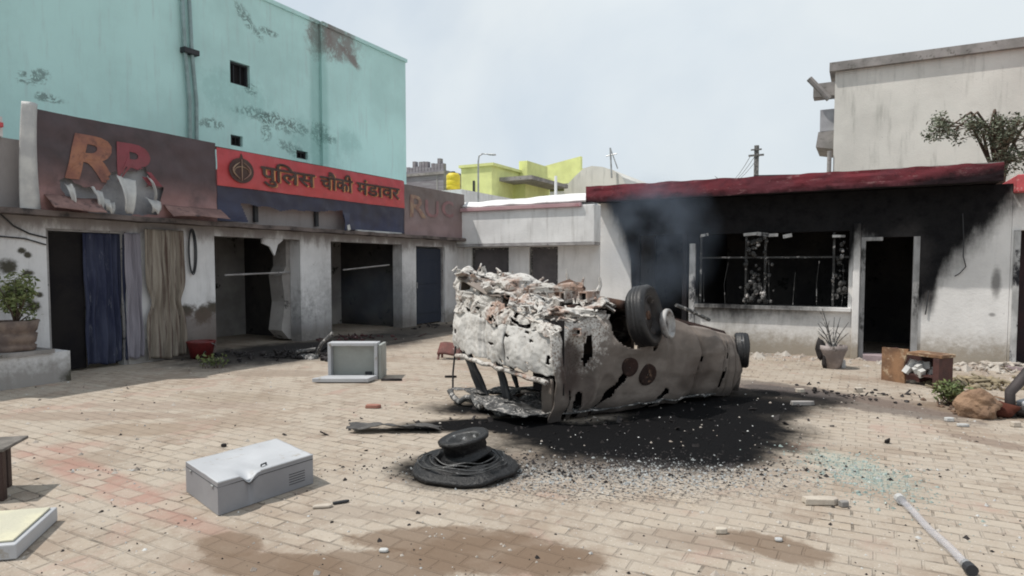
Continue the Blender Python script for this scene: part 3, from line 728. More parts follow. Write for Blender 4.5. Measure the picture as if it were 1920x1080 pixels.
def annex():
    x0 = xr(1862)+.205; x1 = x0+7
    t = thing('white_annex', (x0+2, YR, 0), 'white annex with bright red roof edge at the right end of the burnt building', 'building')
    zu = ony(1890, 360, YR-.25).z; zt = ony(1890, 328, YR-.25).z
    a = xr(1897)
    opening_wall(MB(), 'y', YR+.003, .27, x0, x1, 0, zu, [(a, a+1.0, .05, 2.15)]).build('wall', m_right, t)
    MB().box(x0, x1, YR-.25, YR+4, zu, zt).build('roof', m_redpaint, t, bevel=.015)
    MB().box(a, a+.08, YR-.02, YR+.14, .05, 2.15).build('door_frame', m_frame2, t)
    MB().box(a-.1, a+1.2, YR+.5, YR+.6, 0, 2.4).build('door', m_rdoor, t)
    MB().box(a-.05, a+1.1, YR-.3, YR+.3, 0, .05).build('doorstep', m_pinkstone, t)
m_rdoor = simple('dark_maroon_door', (.035, .015, .018), (.02, .012, .016), 3, .8)
annex()
# ================================================================ background houses
def far_box(name, label, px0, px1, py_top, D, mat, depth=5, group=None, parts=None, cat='building'):
    y = atd((px0+px1)/2, 400, D).y
    x0 = ony(px0, 400, y).x; x1 = ony(px1, 400, y).x; zt = ony((px0+px1)/2, py_top, y).z
    t = thing(name, ((x0+x1)/2, y, 0), label, cat, group)
    MB().box(x0, x1, y, y+depth, 0, zt).build('wall', mat, t)
    return t, x0, x1, y, zt
t, x0, x1, y, zt = far_box('brick_house', 'grey weathered brick house with broken parapet right of the mint green building', 740, 832, 322, 38, m_greybrick)
f = MB(); rng = random.Random(2)
for k in range(16):
    x = x0+(x1-x0)*(k+.5)/16; f.box(x-.1, x+.09, y+.02, y+.3, zt, zt+rng.uniform(.05, .75)*(1.2 if 5 < k < 15 else .5))
f.build('parapet', m_greybrick, t)
MB().box(x0, x1+.1, y-.1, y, zt-.25, zt-.1).build('ledge', m_concrete, t)
MB().box(x1-.5, x1-.4, y-.02, y+.02, zt-2, zt-.26).build('drain_pipe', m_trim, t)
# water tank on a small house
yT = atd(850, 340, 30).y; xT = ony(850, 340, yT).x; zT0 = ony(850, 356, yT).z; zT1 = ony(850, 323, yT).z; rT = (ony(861, 340, yT).x-ony(839, 340, yT).x)/2
t = thing('water_tank', (xT, yT, zT0), 'bright yellow plastic water tank beside the lime green house', 'water tank')
hh = zT1-zT0
MB().lathe([(.01, 0), (rT, 0), (rT, hh*.2), (rT*.96, hh*.22), (rT, hh*.26), (rT, hh*.5), (rT*.96, hh*.52), (rT, hh*.56), (rT, hh*.8), (rT*.7, hh*.93), (rT*.3, hh*.96), (.01, hh*.96)], Matrix.Translation((xT, yT, zT0))).build('body', m_yellow, t, smooth=True)
MB().lathe([(.01, hh*.96), (rT*.28, hh*.96), (rT*.28, hh*1.04), (.01, hh*1.04)], Matrix.Translation((xT, yT, zT0))).build('lid', m_dark, t)
t, x0, x1, y, zt = far_box('low_white_house', 'low white roof terrace under the yellow water tank', 826, 866, 356, 29, m_white, 6)
t, x0, x1, y, zt = far_box('lime_green_house', 'lime green house with flat roof slab and shaded open porch', 865, 922, 313, 34, m_lime, 7)
MB().box(x0-.1, x1+.15, y-.1, y+7.1, zt, zt+.14).build('roof', m_lime, t)
MB().box(x0+2.9/4, x0+2.9/4+.12, y-.03, y, zt-2.2, zt-.7).build('slit_window', m_dark, t)
y2 = y+2.4; xa = ony(905, 400, y2).x; xc = ony(985, 400, y2).x; z2 = ony(940, 341, y2).z
MB().box(x1, xc, y2, y2+3, 0, z2-.2).build('porch_wall', m_lime, t)
MB().box(x1, xc+1.2, y2-1.6, y2+3, z2-.2, z2).build('porch_roof', m_concrete, t)
MB().box(x1+.003, xc-.2, y2+.6, y2+3.2, z2, z2+1.15).build('upper_room', m_lime, t)
t, x0, x1, y, zt = far_box('lime_green_upper_house', 'long pale lime green upper storey behind the lime house with open roof', 972, 1088, 319, 44, m_lime, 5)
MB().box(x0, x1, y-1.4, y-.003, zt-1.35, zt-1.15).build('balcony_slab', m_concrete, t)
pts = [(0, 0), (1.0, 0), (1.0, .75), (.3, .2)]
MB().prism([((x1-x0)*a, b) for a, b in pts], lambda u, v: (x0+u, y+.01, zt+v), lambda u, v: (x0+u, y+.3, zt+v)).build('gable', m_lime, t)
MB().box(x0+.3, x1+.3, y-1.2, y-1.0, 0, zt-1.6).build('lower_wall', m_cream, t)
# grey mound-roofed shed
y = atd(1110, 340, 38).y; xa = ony(1058, 340, y).x; xc = ony(1175, 340, y).x; z0 = 0; zt = ony(1110, 311, y).z; ze = ony(1060, 352, y).z
t = thing('grey_domed_house', ((xa+xc)/2, y, 0), 'pale grey house with rounded roof rising behind the white parapet', 'building')
out = [(0, 0), (1, 0), (1, ze-.2), (.93, ze+(zt-ze)*.35), (.8, ze+(zt-ze)*.7), (.62, zt-.1), (.45, zt), (.32, zt-.1), (.18, ze+(zt-ze)*.55), (0, ze)]
m = MB().prism([(a*(xc-xa), b) for a, b in out], lambda u, v: (xa+u, y, v), lambda u, v: (xa+u, y+6, v)).build('wall', m_cream, t)
an = MB(); q = ony(1147, 330, y-.2); an.tube([(q.x, q.y, zt-.8), (q.x-.1, q.y, zt+.9)], .05, 6); an.tube([(q.x-.35, q.y, zt+.45), (q.x+.3, q.y, zt+.55)], .03, 6); an.tube([(q.x-.1, q.y, zt+.9), (q.x+.35, q.y, zt-.3)], .035, 6)
an.build('antenna', m_steel, t)
# street lamp
y = atd(897, 340, 27).y; q = ony(897, 400, y); zt = ony(897, 289, y).z
t = thing('street_lamp', (q.x, y, 0), 'thin grey street lamp standing in front of the lime green house', 'street lamp')
MB().tube([(q.x, y, 0), (q.x, y, zt-.3), (q.x+.04, y, zt-.08), (q.x+.2, y, zt)], [.05, .035, .03, .03]).tube([(q.x+.2, y, zt), (q.x+.55, y, zt-.05)], .025).build('pole', m_steel, t, smooth=True)
MB().obox((q.x+.65, y, zt-.07), (.34, .12, .07), (0, .12, 0)).build('lamp_head', m_steel, t, bevel=.02)
# white pole near the parapet
y = YB+4; q = ony(1042, 380, y); zt = ony(1042, 330, y).z
tag(MB().tube([(q.x, y, 0), (q.x, y, zt)], .05).build('roof_post', m_white, None), 'cream post rising behind the white parapet', 'post')
# power pole with wires
y = atd(1418, 300, 45).y; q = ony(1418, 320, y); zt = ony(1418, 273, y).z
t = thing('power_pole', (q.x, y, 0), 'dark power pole with cross arms above the burnt roof', 'power pole')
MB().box(q.x-.14, q.x+.14, y-.14, y+.14, 0, zt).build('pole', m_iron, t)
MB().box(q.x-.5, q.x+.5, y-.2, y-.141, zt-.75, zt-.62).box(q.x-.35, q.x+.35, y-.2, y-.141, zt-.35, zt-.25).build('cross_arm', m_iron, t)
wr = MB()
for k in range(3):
    a = Vector((q.x-.4+.3*k, y, zt-.7)); b = ony(1340, 330, y+14); wr.tube([a.lerp(b, i/8)-Vector((0, 0, 1.2*math.sin(math.pi*i/8))) for i in range(9)], .02, 4)
wr.build('wire', m_iron, t)
# cream house on the right
def cream_house():
    y = YR+9; x0 = ony(1562, 300, y).x; x1 = x0+26; zt = ony(1700, 118, y).z
    t = thing('cream_house', (x0+6, y, 0), 'tall weathered cream house with a boxed balcony rising behind the red roof edge', 'building')
    MB().box(x0, x1, y, y+8, 0, zt).build('wall', m_cream, t)
    MB().box(x0-.15, x1, y-.15, y+8, zt, zt+.25).build('coping', m_concrete, t)
    xb0 = ony(1536, 240, y).x; za = ony(1540, 278, y).z; zb_ = ony(1540, 202, y).z
    zm = ony(1540, 243, y).z
    MB().box(xb0, x0-.002, y+.3, y+2.2, zm, zb_).build('balcony', m_greyw2, t)
    MB().prism([(0, za+.1), (1, za), (1, zm-.01), (.12, zm-.01)], lambda u, v: (xb0-.1+(x0-xb0+.1)*u, y+.3, v), lambda u, v: (xb0-.1+(x0-xb0+.1)*u, y+2.2, v)).build('balcony_bracket', m_concrete, t)
    MB().tube([(x0-.1, y-.02, 0), (x0-.1, y-.02, za-.1)], .06).build('drain_pipe', m_concrete, t)
    MB().tube([(x0-.15, y+.1, zb_+.25), (x0-.7, y, zb_+.9)], .09).box(x0-.6, x0-.01, y+.3, y+.8, zb_+.4, zb_+.8).build('roof_spout', m_concrete, t)
m_greyw2 = simple('grey_balcony_paint', (.40, .40, .42), (.3, .3, .32), 2, .85)
cream_house()
# loose things lying on the burnt roof edge
rng = random.Random(9)
for k, (px, lab, wd) in enumerate(((1190, 'thin dark plank lying on the roof edge near its left end', 1.0), (1280, 'dark sheet of tin lying on the red roof edge', .9), (1500, 'long dark plank lying on the red roof edge below the cream house', 1.6))):
    q = ony(px, 335, YR+.2); zt_ = ony(1850, 306, YR-.5).z
    tag(MB().obox((q.x, YR+.25, zt_+.045), (wd, .5, .05), (0, .02, .1*k)).build('roof_plank', m_dark, None), lab, 'plank', 'planks on the burnt roof')
# ================================================================ overturned burnt car
CX, CD = .47, 6.45
EL = (U*.85+FW*.53); EW = (U*-.585+FW*.81); C0 = U*CX+FW*CD
def CW(s, t, z): return C0+EL*s+EW*t+Vector((0, 0, z))
CLEN = 2.86; CWID = 1.86
def topz(s, t):
    z0 = .98+.16*min(1, max(0, s)/.9) if s < .9 else 1.14-.225*(s-.9)
    return z0 + t*(.27-.20*min(1, max(0, s)/1.3))
def nzv(p, k, a): return noise.noise_vector(Vector(p)*k)*a
def car_mat(name, white, dark_z=.3):
    b = NB(name, .88); S = b.sep()
    n1 = b.noise(3.5, 8, .68); n2 = b.noise(14, 7, .72); n3 = b.noise(42, 4, .7)
    col = b.mix(b.ramp(n1, .35, .65), white, tuple(x*.72 for x in white))
    return b, S, col, n1, n2, n3
b, S, col, n1, n2, n3 = car_mat('ash_white_panel', (.58, .565, .54))
col = b.mix(b.ramp(n2, .55, .64, 0, .6), col, (.30, .26, .22)); col = b.mix(b.ramp(b.noise(26, 6, .75), .6, .65, 0, .9), col, (.07, .055, .05))
b.color(col); b.bump(n2, .5, .02); m_ash = b.m
b, S, col, n1, n2, n3 = car_mat('ash_rust_crumpled', (.60, .575, .54))
col = b.mix(b.ramp(n1, .5, .62, 0, .75), col, (.34, .19, .13)); col = b.mix(b.ramp(n2, .54, .6, 0, .9), col, (.10, .08, .07)); col = b.mix(b.ramp(n3, .6, .66, 0, .8), col, (.7, .68, .64))
b.color(col); b.bump(n2, .9, .03); m_crump = b.m
# brown burnt side and floor, ash near the rear upper edge
b, S, col, n1, n2, n3 = car_mat('brown_scorched_panel', (.175, .145, .125))
col = b.mix(b.ramp(b.noise(1.6, 5, .6, stretch=(1, 1, 2.5)), .45, .62, 0, .7), col, (.24, .205, .18))
c_ = CW(.15, .25, 1.0); dv = b.n('ShaderNodeVectorMath', operation='DISTANCE'); b.l(b.pos, dv.inputs[0]); dv.inputs[1].default_value = c_
m_ = b.ramp(b.mth('ADD', dv.outputs['Value'], b.mth('MULTIPLY', b.mth('SUBTRACT', n2, .5), .9)), .62, .42)
ashc = b.mix(b.ramp(n3, .5, .58, 0, .9), (.6, .57, .53), (.2, .14, .11))
col = b.mix(m_, col, ashc)
for (s, z, rs, rz, k) in ((.18, .55, .20, .32, .9), (1.9, .35, .28, .2, .35), (.35, .33, .12, .2, .5)):
    p = CW(s, 0, z); d2 = b.n('ShaderNodeVectorMath', operation='DISTANCE'); sc_ = b.n('ShaderNodeVectorMath', operation='MULTIPLY'); sc_.inputs[1].default_value = (1/rs, 1/rs, 1/rz)
    b.l(b.pos, sc_.inputs[0]); b.l(sc_.outputs[0], d2.inputs[0]); d2.inputs[1].default_value = (p.x/rs, p.y/rs, p.z/rz)
    col = b.mix(b.mth('MULTIPLY', b.ramp(b.mth('ADD', d2.outputs['Value'], b.mth('MULTIPLY', n1, .3)), 1.35, 1.0), k), col, (.055, .036, .030))
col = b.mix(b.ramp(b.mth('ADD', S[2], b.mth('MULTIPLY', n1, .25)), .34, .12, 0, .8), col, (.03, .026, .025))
b.color(col); b.bump(b.noise(8, 7, .65), .45, .02); m_side = b.m
m_tyre = simple('scorched_tyre_rubber', (.009, .009, .010), (.018, .017, .018), 6, .48, spots=(.22, .22, .23), spot_scale=9, spot_thr=(.64, .72), stretch=(1, 1, .35), local=True)
m_rim = simple('scorched_rim_steel', (.42, .41, .40), (.2, .18, .17), 8, .6, spots=(.05, .04, .04), spot_scale=12, local=True)
m_rustp = simple('brown_rust_metal', (.045, .026, .022), (.03, .02, .018), 8, .9, spots=(.16, .10, .07))
car = thing('overturned_car', C0, 'burnt out car lying upside down on its roof with white ashy rear and brown side', 'car')
def side_profile(s, v):
    T = topz(s, 0); fr = max(0, (s-2.3)/.85)
    P = [(0, .10, .012), (.14, .02, .16*T), (.30, -.05, .42*T), (.44, -.055, .68*T), (.53, -.01, .88*T), (.60, .06, .985*T), (.68, .20, topz(s, .2)), (1, CWID, topz(s, CWID))]
    for (a, t0, z0), (b_, t1, z1) in zip(P, P[1:]):
        if v <= b_ or b_ == 1:
            k = (v-a)/(b_-a); return t0+(t1-t0)*k, z0+(z1-z0)*k
WS, WV = .95, .55
def shell_fn(u, v):
    s = -.09+(CLEN+.09)*u; t, z = side_profile(max(s, 0), v)
    k = max(0, (s-2.55)/.3); t += .10*k*k
    s2 = s - .12*math.sin(math.pi*min(1, v*1.6))*0
    p = Vector((s, t, z))
    d = nzv(p+Vector((3, 1, 2)), 1.7, .07)+nzv(p, 5, .022)
    if v > .6:      # pressed ribs of the floor
        z += .035*math.sin(s*9)*(1 if t > .35 else 0)+.06*math.exp(-((t-.9)/.16)**2)
    if v < .3: d += nzv(p, 3.2, .07)*(1-v/.3)      # folded roof edge
    # hollows
    for (cs, cv, rs, rv, a) in ((.24, .34, .20, .26, .15), (.62, .1, .16, .2, .06), (1.45, .3, .05, .5, .025), (1.95, .3, .03, .5, .045), (2.36, .35, .025, .5, .05), (2.46, .35, .02, .5, .04), (2.62, .35, .03, .5, .06)):
        q = ((s-cs)/rs)**2+((v-cv)/rv)**2
        if q < 1: t += a*(1-q)
    # wheel arch swelling
    q = ((s-WS)/.42)**2+((v-WV)/.15)**2
    if q < 1.6: t -= .04*max(0, 1.6-q)
    return CW(s+d.x, t+d.y, max(.008, z+d.z*.7))
def shell_keep(u, v):
    s = -.09+(CLEN+.09)*u
    q = ((s-WS)/.30)**2+((v-WV-.0)/.13)**2
    if q < 1: return False
    n_ = noise.noise(Vector((s*6, v*14, 2)))*.03
    # torn slits of the crushed side windows
    for (s0, v0, s1, v1, w_) in ((.10, .03, .16, .20, .05), (.28, .02, .30, .19, .035), (.50, .02, .92, .34, .035), (1.25, .02, 1.45, .15, .05), (1.9, .10, 1.97, .40, .010), (2.38, .12, 2.42, .5, .008), (1.2, .42, 1.28, .50, .016), (.36, .30, .40, .5, .012)):
        a = Vector((s0, v0*1.6, 0)); c = Vector((s1, v1*1.6, 0)); p = Vector((s, v*1.6, 0)); dd = c-a; k = max(0, min(1, (p-a).dot(dd)/dd.length_squared))
        if (a+dd*k-p).length < w_+n_: return False
    if v > .62 and s < 1.0:
        if noise.noise(Vector((s*9, v*22, 7))) > .40: return False
    if v > .7 and noise.noise(Vector((s*3, v*12, 1))) > .55: return False
    return True
sh = MB().grid(shell_fn, 190, 110, shell_keep).build('body_shell', m_side, car, smooth=True, solid=.012)
# inside darkness: black sheets added where the cabin lies in shade
MB().grid(lambda u, v: CW(.08+(CLEN-.2)*u, .25+(CWID-.5)*v, topz(.08+(CLEN-.2)*u, .25+(CWID-.5)*v)-.26), 10, 8).build('cabin_dark_sheet', m_intblk, car, solid=.01)
MB().grid(lambda u, v: CW(.45+2.5*u, .34, .03+.6*v), 6, 4).build('side_dark_sheet', m_intblk, car, solid=.01)
MB().grid(lambda u, v: CW(.03, -.04+.5*u, .30+.75*v), 6, 6).build('rear_dark_sheet', m_intblk, car, solid=.01)
# rear: smooth lower band (tailgate) and torn upper band
def rz(t): return .44+.10*t/CWID
def rear_fn(u, v):
    t = -.01+(CWID+.03)*u; z0 = rz(t); z = z0+.47*v+.03*t*v
    s = -.05-.10*math.sin(math.pi*u)-.05*math.sin(math.pi*v)
    for g_ in (.36, .62): s += .035*math.exp(-((u-g_)/.008)**2)
    s += .06*math.exp(-(((u-.74)/.09)**2+((v-.5)/.35)**2))
    p = Vector((0, t, z)); d = nzv(p, 2.2, .05)+nzv(p, 7, .02)+nzv(p, 22, .008)
    if .66 > u > .42: s += .03
    return CW(s+d.x, t+d.y*.5, z+d.z*.5)
def rear_keep(u, v):
    return not (v < .10+.10*noise.noise(Vector((u*22, 0, 3))) or (noise.noise(Vector((u*14, v*7, 5))) > .56) or (abs(u-.36) < .006 and .1 < v < .85))
MB().grid(rear_fn, 150, 44, rear_keep).build('tailgate', m_ash, car, smooth=True, solid=.01)
def up_fn(u, v):
    t = -.02+(CWID+.04)*u; z0 = rz(t)+.46+.03*t; z1 = topz(0, t)+.02+.12*max(0, u-.3)
    z = z0+(z1-z0)*v
    s = -.08-.06*math.sin(math.pi*u)+.14*v*v
    p = Vector((0, t, z)); d = nzv(p, 4, .08)+nzv(p, 11, .032)+nzv(p, 28, .014)
    return CW(s+d.x, t+d.y*.6, z+d.z*.8)
def up_keep(u, v):
    if v > .80+.35*noise.noise(Vector((u*13, 1, 0)))+.1*noise.noise(Vector((u*40, 1, 0))): return False
    for (a, b_, c, d) in ((.20, .335, .12, .42), (.05, .14, .60, .85), (.30, .335, .60, .82), (.48, .53, .05, .2), (.86, .95, .55, .75)):
        if a < u < b_ and c < v < d: return False
    return noise.noise(Vector((u*16, v*6, 9))) < .42
MB().grid(up_fn, 190, 60, up_keep).build('bumper_mount', m_crump, car, smooth=False, solid=.012)
# crumpled floor end over the rear half
def fl_fn(u, v):
    s = -.02+1.0*u; t = .06+(CWID-.02)*v
    z = topz(s, t)+.045+.05*math.sin(s*12)*.5
    p = Vector((s, t, z)); d = nzv(p, 3, .09)+nzv(p, 9, .045)+nzv(p, 25, .018)
    return CW(s+d.x, t+d.y, z+d.z*.9)
MB().grid(fl_fn, 110, 150, lambda u, v: noise.noise(Vector((u*7, v*9, 3))) < .28 and noise.noise(Vector((u*22, v*22, 3))) < .45 and u < .75+.5*noise.noise(Vector((v*7, 0, 0)))).build('rear_floor', m_crump, car, solid=.012)
# left side, seen through the windows only
MB().grid(lambda u, v: CW(CLEN*u, CWID+.03*math.sin(math.pi*v), max(.05, (.60-.17*CLEN*u)))+Vector((0, 0, (topz(CLEN*u, CWID)-max(.05, (.60-.17*CLEN*u)))*v)), 30, 8).build('side_panel', m_side, car, smooth=True, solid=.012)
MB().grid(lambda u, v: CW(CLEN-.02+.06*math.sin(math.pi*v), .1+(CWID-.1)*u, .03+(topz(CLEN, CWID*u)-.03)*v), 16, 8).build('front_panel', m_side, car, smooth=True, solid=.012)
# pillars under the belt line
def pillar(a, b_, w0, w1, m=m_rustp):
    A, B = CW(*a), CW(*b_); n_ = 8
    mb = MB(); d = (B-A)
    mb.grid(lambda u, v: A+d*v+EW*((u-.5)*(w0+(w1-w0)*v))+EL*(.03*math.sin(math.pi*u))+nzv(A+d*v+EW*u, 6, .02), 5, n_)
    return mb.build('pillar', m, car, smooth=True, solid=.03)
pillar((-.08, 1.66, .60), (.05, 1.42, .02), .16, .22, m_dark)
pillar((-.10, .92, .53), (-.02, .86, .10), .10, .12, m_dark)
pillar((-.06, .10, .46), (.03, .22, .02), .12, .20, m_side)
pillar((.55, .08, .36), (.5, .2, .0), .05, .05, m_rustp)
pillar((.6, CWID, .62), (.6, CWID-.3, .02), .05, .05, m_dark)
# crushed roof on the ground
def roof_fn(u, v):
    s = -.35+2.6*u; t = .02+1.62*v; p = Vector((s, t, 0)); d = nzv(p, 2.2, .07)+nzv(p, 7, .03)
    return CW(s+d.x*1.5-.12*math.sin(v*6)*(1 if u < .2 else 0), t+d.y*1.5, .055+abs(d.z)*1.3+.05*(1-min(1, u*6)))
MB().grid(roof_fn, 60, 44, lambda u, v: noise.noise(Vector((u*5, v*5, 8))) < .42).build('roof', m_iron, car, smooth=True, solid=.012)
# rear lower rail (window frame edge)
MB().tube([CW(-.13+.02*math.sin(k*2), .02+1.72*k/12, rz(.02+1.72*k/12)-.01+.01*math.sin(k*3)) for k in range(13)], .028, 6).build('window_rail', m_crump, car, smooth=True)
MB().tube([CW(-.33+.03*math.sin(k), .25+1.3*k/12, .09+.05*math.sin(k*1.7)) for k in range(13)], .035, 6).build('roof_rail', m_iron, car, smooth=True)
# underside machinery
MB().tube([CW(.25, 1.0, topz(.25, 1)+.06), CW(.9, .92, topz(.9, .92)+.07), CW(1.6, .95, topz(1.6, .95)+.05), CW(2.6, 1.0, topz(2.6, 1)+.04)], [.02, .03, .025, .02], 8).build('exhaust_pipe', m_iron, car, smooth=True)
MB().tube([CW(WS, .1, topz(WS, .1)+.03), CW(WS+.02, CWID-.1, topz(WS, CWID)-.04)], .05, 8).build('axle', m_rust, car, smooth=True)
tk = MB(); tk.grid(lambda u, v: CW(1.25+.5*u+nzv((u*3, v*3, 0), 1, .02).x, .45+.8*v, topz(1.3+.5*u, .45+.8*v)+.02+.06*(math.sin(math.pi*u)*math.sin(math.pi*v))**.35), 12, 12)
tk.build('fuel_tank', m_rustp, car, smooth=True, solid=.01)
for tt in (.35, 1.45):
    MB().tube([CW(s, tt+.02*math.sin(s*5), topz(s, tt)+.01) for s in (.05, .5, 1, 1.6, 2.2, 2.9)], .04, 4).build('chassis_rail', m_rustp if tt < 1 else m_crump, car)
m_rustd = simple('dark_scorched_rim', (.03, .026, .026), (.05, .04, .036), 8, .7, spots=(.16, .14, .13), spot_scale=10, local=True)
# wheels: axis mostly along the picture's right, as in the photo
def wheel(pos, axis, R_, W_, tyre=True, rim_m=None, squash=.0):
    z = Vector(axis).normalized(); x = z.cross(Vector((0, 0, 1))).normalized(); y = z.cross(x)
    M = Matrix(((x.x, y.x, z.x, pos.x), (x.y, y.y, z.y, pos.y), (x.z, y.z, z.z, pos.z), (0, 0, 0, 1)))
    h = W_/2
    e = thing('probe', pos, '', None); bpy.data.objects.remove(e)
    root = None
    def add(mb, nm, mat, par, **k): return mb.build(nm, mat, par, smooth=True, **k)
    prof = [(R_*.62, -h*.75), (R_*.80, -h), (R_*.93, -h*.92), (R_, -h*.6), (R_*.975, -h*.35), (R_, -h*.3), (R_, -.004), (R_*.97, .0), (R_, .004), (R_, h*.3), (R_*.975, h*.35), (R_, h*.6), (R_*.93, h*.92), (R_*.80, h), (R_*.62, h*.75)]
    rp = [(R_*.60, -h*.8), (R_*.63, -h*.75), (R_*.60, -h*.6), (R_*.5, -h*.5), (R_*.5, h*.2), (R_*.3, h*.35), (R_*.12, h*.3), (.01, h*.3)]
    rp2 = [(R_*.5, h*.2), (R_*.56, h*.6), (R_*.63, h*.75), (R_*.60, h*.82), (R_*.55, h*.5)]
    parts = []
    wh = MB().lathe(rp, M, 32).lathe(rp2, M, 32).build('wheel', rim_m or m_rim, car, smooth=True)
    if tyre:
        MB().lathe(prof, M, 40, jit=.012).build('tyre', m_tyre, wh, smooth=True)
    MB().lathe([(.01, h*.5), (R_*.14, h*.5), (R_*.16, h*.3), (R_*.16, h*.1)], M, 14).build('hub', m_rust, wh, smooth=True)
    return wh
def at(px, py, s, t):  # height of a point on the car seen at this row
    p = CW(s, t, 0); D = p.dot(FW); return Vector((p.x, p.y, atd(px, py, D).z))
axn = (U*.86+FW*-.52+Vector((0, 0, .16)))
p1 = atd(1209, 592, 6.95); wheel(p1, axn, .335, .21, rim_m=m_rustd)
p2 = atd(1390, 657, 8.05); wheel(p2, U*.97+FW*-.25, .225, .17)
p3 = CW(WS, CWID-.05, topz(WS, CWID)-.16); wheel(p3, -EW, .27, .2, tyre=False, rim_m=m_crump)
p4 = CW(2.5, CWID+.02, topz(2.5, CWID)-.2); wheel(p4, EW, .27, .2)
# brake drum by the near wheel
z = (U*.84+FW*-.54+Vector((0, 0, .15))).normalized(); x = z.cross(Vector((0, 0, 1))).normalized(); y = z.cross(x); pos = atd(1252, 607, 6.98)
M = Matrix(((x.x, y.x, z.x, pos.x), (x.y, y.y, z.y, pos.y), (x.z, y.z, z.z, pos.z), (0, 0, 0, 1)))
MB().lathe([(.05, -.05), (.12, -.05), (.15, -.03), (.165, .0), (.16, .03), (.135, .035), (.125, -.01), (.05, -.02)], M, 28).build('brake_drum', m_rim, car, smooth=True)
MB().tube([atd(1268, 572, 7.3), atd(1300, 585, 7.45), atd(1330, 600, 7.6)], .022, 6).build('brake_line', m_iron, car)
def on_shell(px, py):
    r = ray(px, py).normalized(); best = None
    for i in range(80):
        for j in range(50):
            u = i/80*.8; v = .12+j/50*.5; p = shell_fn(u, v); d = (p-O); e = (d-r*d.dot(r)).length
            if best is None or e < best[0]: best = (e, p, u, v)
    _, p, u, v = best; a = shell_fn(u+.03, v)-shell_fn(u-.03, v); c = shell_fn(u, v+.06)-shell_fn(u, v-.06); n_ = a.cross(c).normalized()
    if n_.dot(r) > 0: n_ = -n_
    return p, n_
# two dark round covers on the scorched side
for (px, py, r_) in ((1180, 686, .105), (1214, 703, .125)):
    q, n_ = on_shell(px, py); q = q+n_*.004; x = n_.cross(Vector((0, 0, 1))).normalized(); y = n_.cross(x)
    M = Matrix(((x.x, y.x, n_.x, q.x), (x.y, y.y, n_.y, q.y), (x.z, y.z, n_.z, q.z), (0, 0, 0, 1)))
    MB().lathe([(.01, .012), (r_*.6, .012), (r_*.85, .022), (r_*.97, .018), (r_, -.03)], M, 26, jit=.012, seed=px).build('round_cover', m_rustp, car, smooth=True)
# wires, bent strips and brackets standing out of the torn rear
rng = random.Random(11)
mb = MB()
for k in range(46):
    s = rng.uniform(-.1, .75); t = rng.uniform(.05, CWID); z = topz(s, t)+rng.uniform(0, .05)
    p = CW(s, t, z); q = p+Vector((rng.gauss(0, .06), rng.gauss(0, .06), rng.uniform(.02, .13))); r_ = q+Vector((rng.gauss(0, .06), rng.gauss(0, .06), rng.uniform(-.08, .06)))
    mb.tube([p, q, r_], rng.uniform(.006, .018), 5)
mb.build('bent_wire', m_crump, car)['kind'] = 'stuff'
mb = MB()
for k in range(46):
    s = rng.uniform(-.12, .9); t = rng.uniform(.0, CWID); z = topz(s, t)+rng.uniform(0, .08)
    mb.obox(CW(s, t, z), (rng.uniform(.06, .24), rng.uniform(.03, .12), rng.uniform(.004, .02)), (rng.uniform(-1, 1), rng.uniform(-1, 1), rng.uniform(0, 3)))
mb.build('torn_bracket', m_crump, car)['kind'] = 'stuff'
for (px, py, px2, py2, D) in ((893, 540, 905, 500, 7.9), (905, 500, 912, 535, 7.9), (930, 545, 944, 512, 7.95), (1060, 540, 1062, 505, 7.6), (1080, 545, 1095, 520, 7.6), (1120, 548, 1124, 520, 7.5)):
    MB().tube([atd(px, py, D), atd((px+px2)/2+4, (py+py2)/2, D), atd(px2, py2, D)], [.03, .02, .014], 6).build('bent_bracket', m_crump, car)
# engine / gearbox lump near the top of the rear floor
MB().rock(CW(.35, 1.15, topz(.35, 1.15)+.08), (.28, .34, .12), 5, 1, 3).build('spare_wheel_well', m_crump, car)
MB().rock(CW(.75, .75, topz(.75, .75)+.08), (.2, .26, .12), 8, 1, 3).build('differential', m_rust, car)
# hollow box sections of the frame showing their dark ends
def hollow(px, py, wp, hp, D, m=None):
    c = atd(px, py, D); w_ = wp*D/F/2; h_ = hp*D/F/2; n_ = (EL*.9+EW*.3).normalized(); x = Vector((n_.y, -n_.x, 0)).normalized(); e = .014
    M = Matrix(((x.x, 0, n_.x, c.x), (x.y, 0, n_.y, c.y), (0, 1, n_.z, c.z), (0, 0, 0, 1)))
    b_ = MB().box(-w_-e, w_+e, h_, h_+e*1.4, -.03, .22, M).box(-w_-e, w_+e, -h_-e*1.4, -h_, -.03, .22, M).box(-w_-e, -w_, -h_, h_, -.03, .22, M).box(w_, w_+e, -h_, h_, -.03, .22, M).build('box_section', m or m_crump, car)
    MB().box(-w_, w_, -h_, h_, .03, .05, M).build('box_section_dark_plate', m_intblk, b_)  # black plate added to stand for the shade inside the section
for a in ((1068, 592, 40, 18, 6.82), (1095, 556, 15, 13, 6.95), (1057, 557, 8, 15, 7.1), (1083, 622, 18, 8, 6.62), (893, 556, 26, 10, 7.82), (1013, 597, 18, 8, 7.1), (925, 585, 16, 8, 7.5)): hollow(*a)
# plated cross member and floor edge
for (a, c_, w_) in (((980, 533), (1095, 530), 7.2), ((1040, 575), (1120, 580), 6.85), ((870, 545), (960, 560), 7.7)):
    A = atd(*a, w_); B = atd(*c_, w_-.25); dd = B-A
    MB().grid(lambda u, v: A+dd*u+Vector((0, 0, -.09*v))-EL*(.02*math.sin(v*3))+nzv(A+dd*u+Vector((0, 0, v)), 5, .02), 24, 5, lambda u, v: noise.noise(Vector((u*8, v*3, A.x*3))) < .35).build('cross_member', m_crump, car, solid=.012)
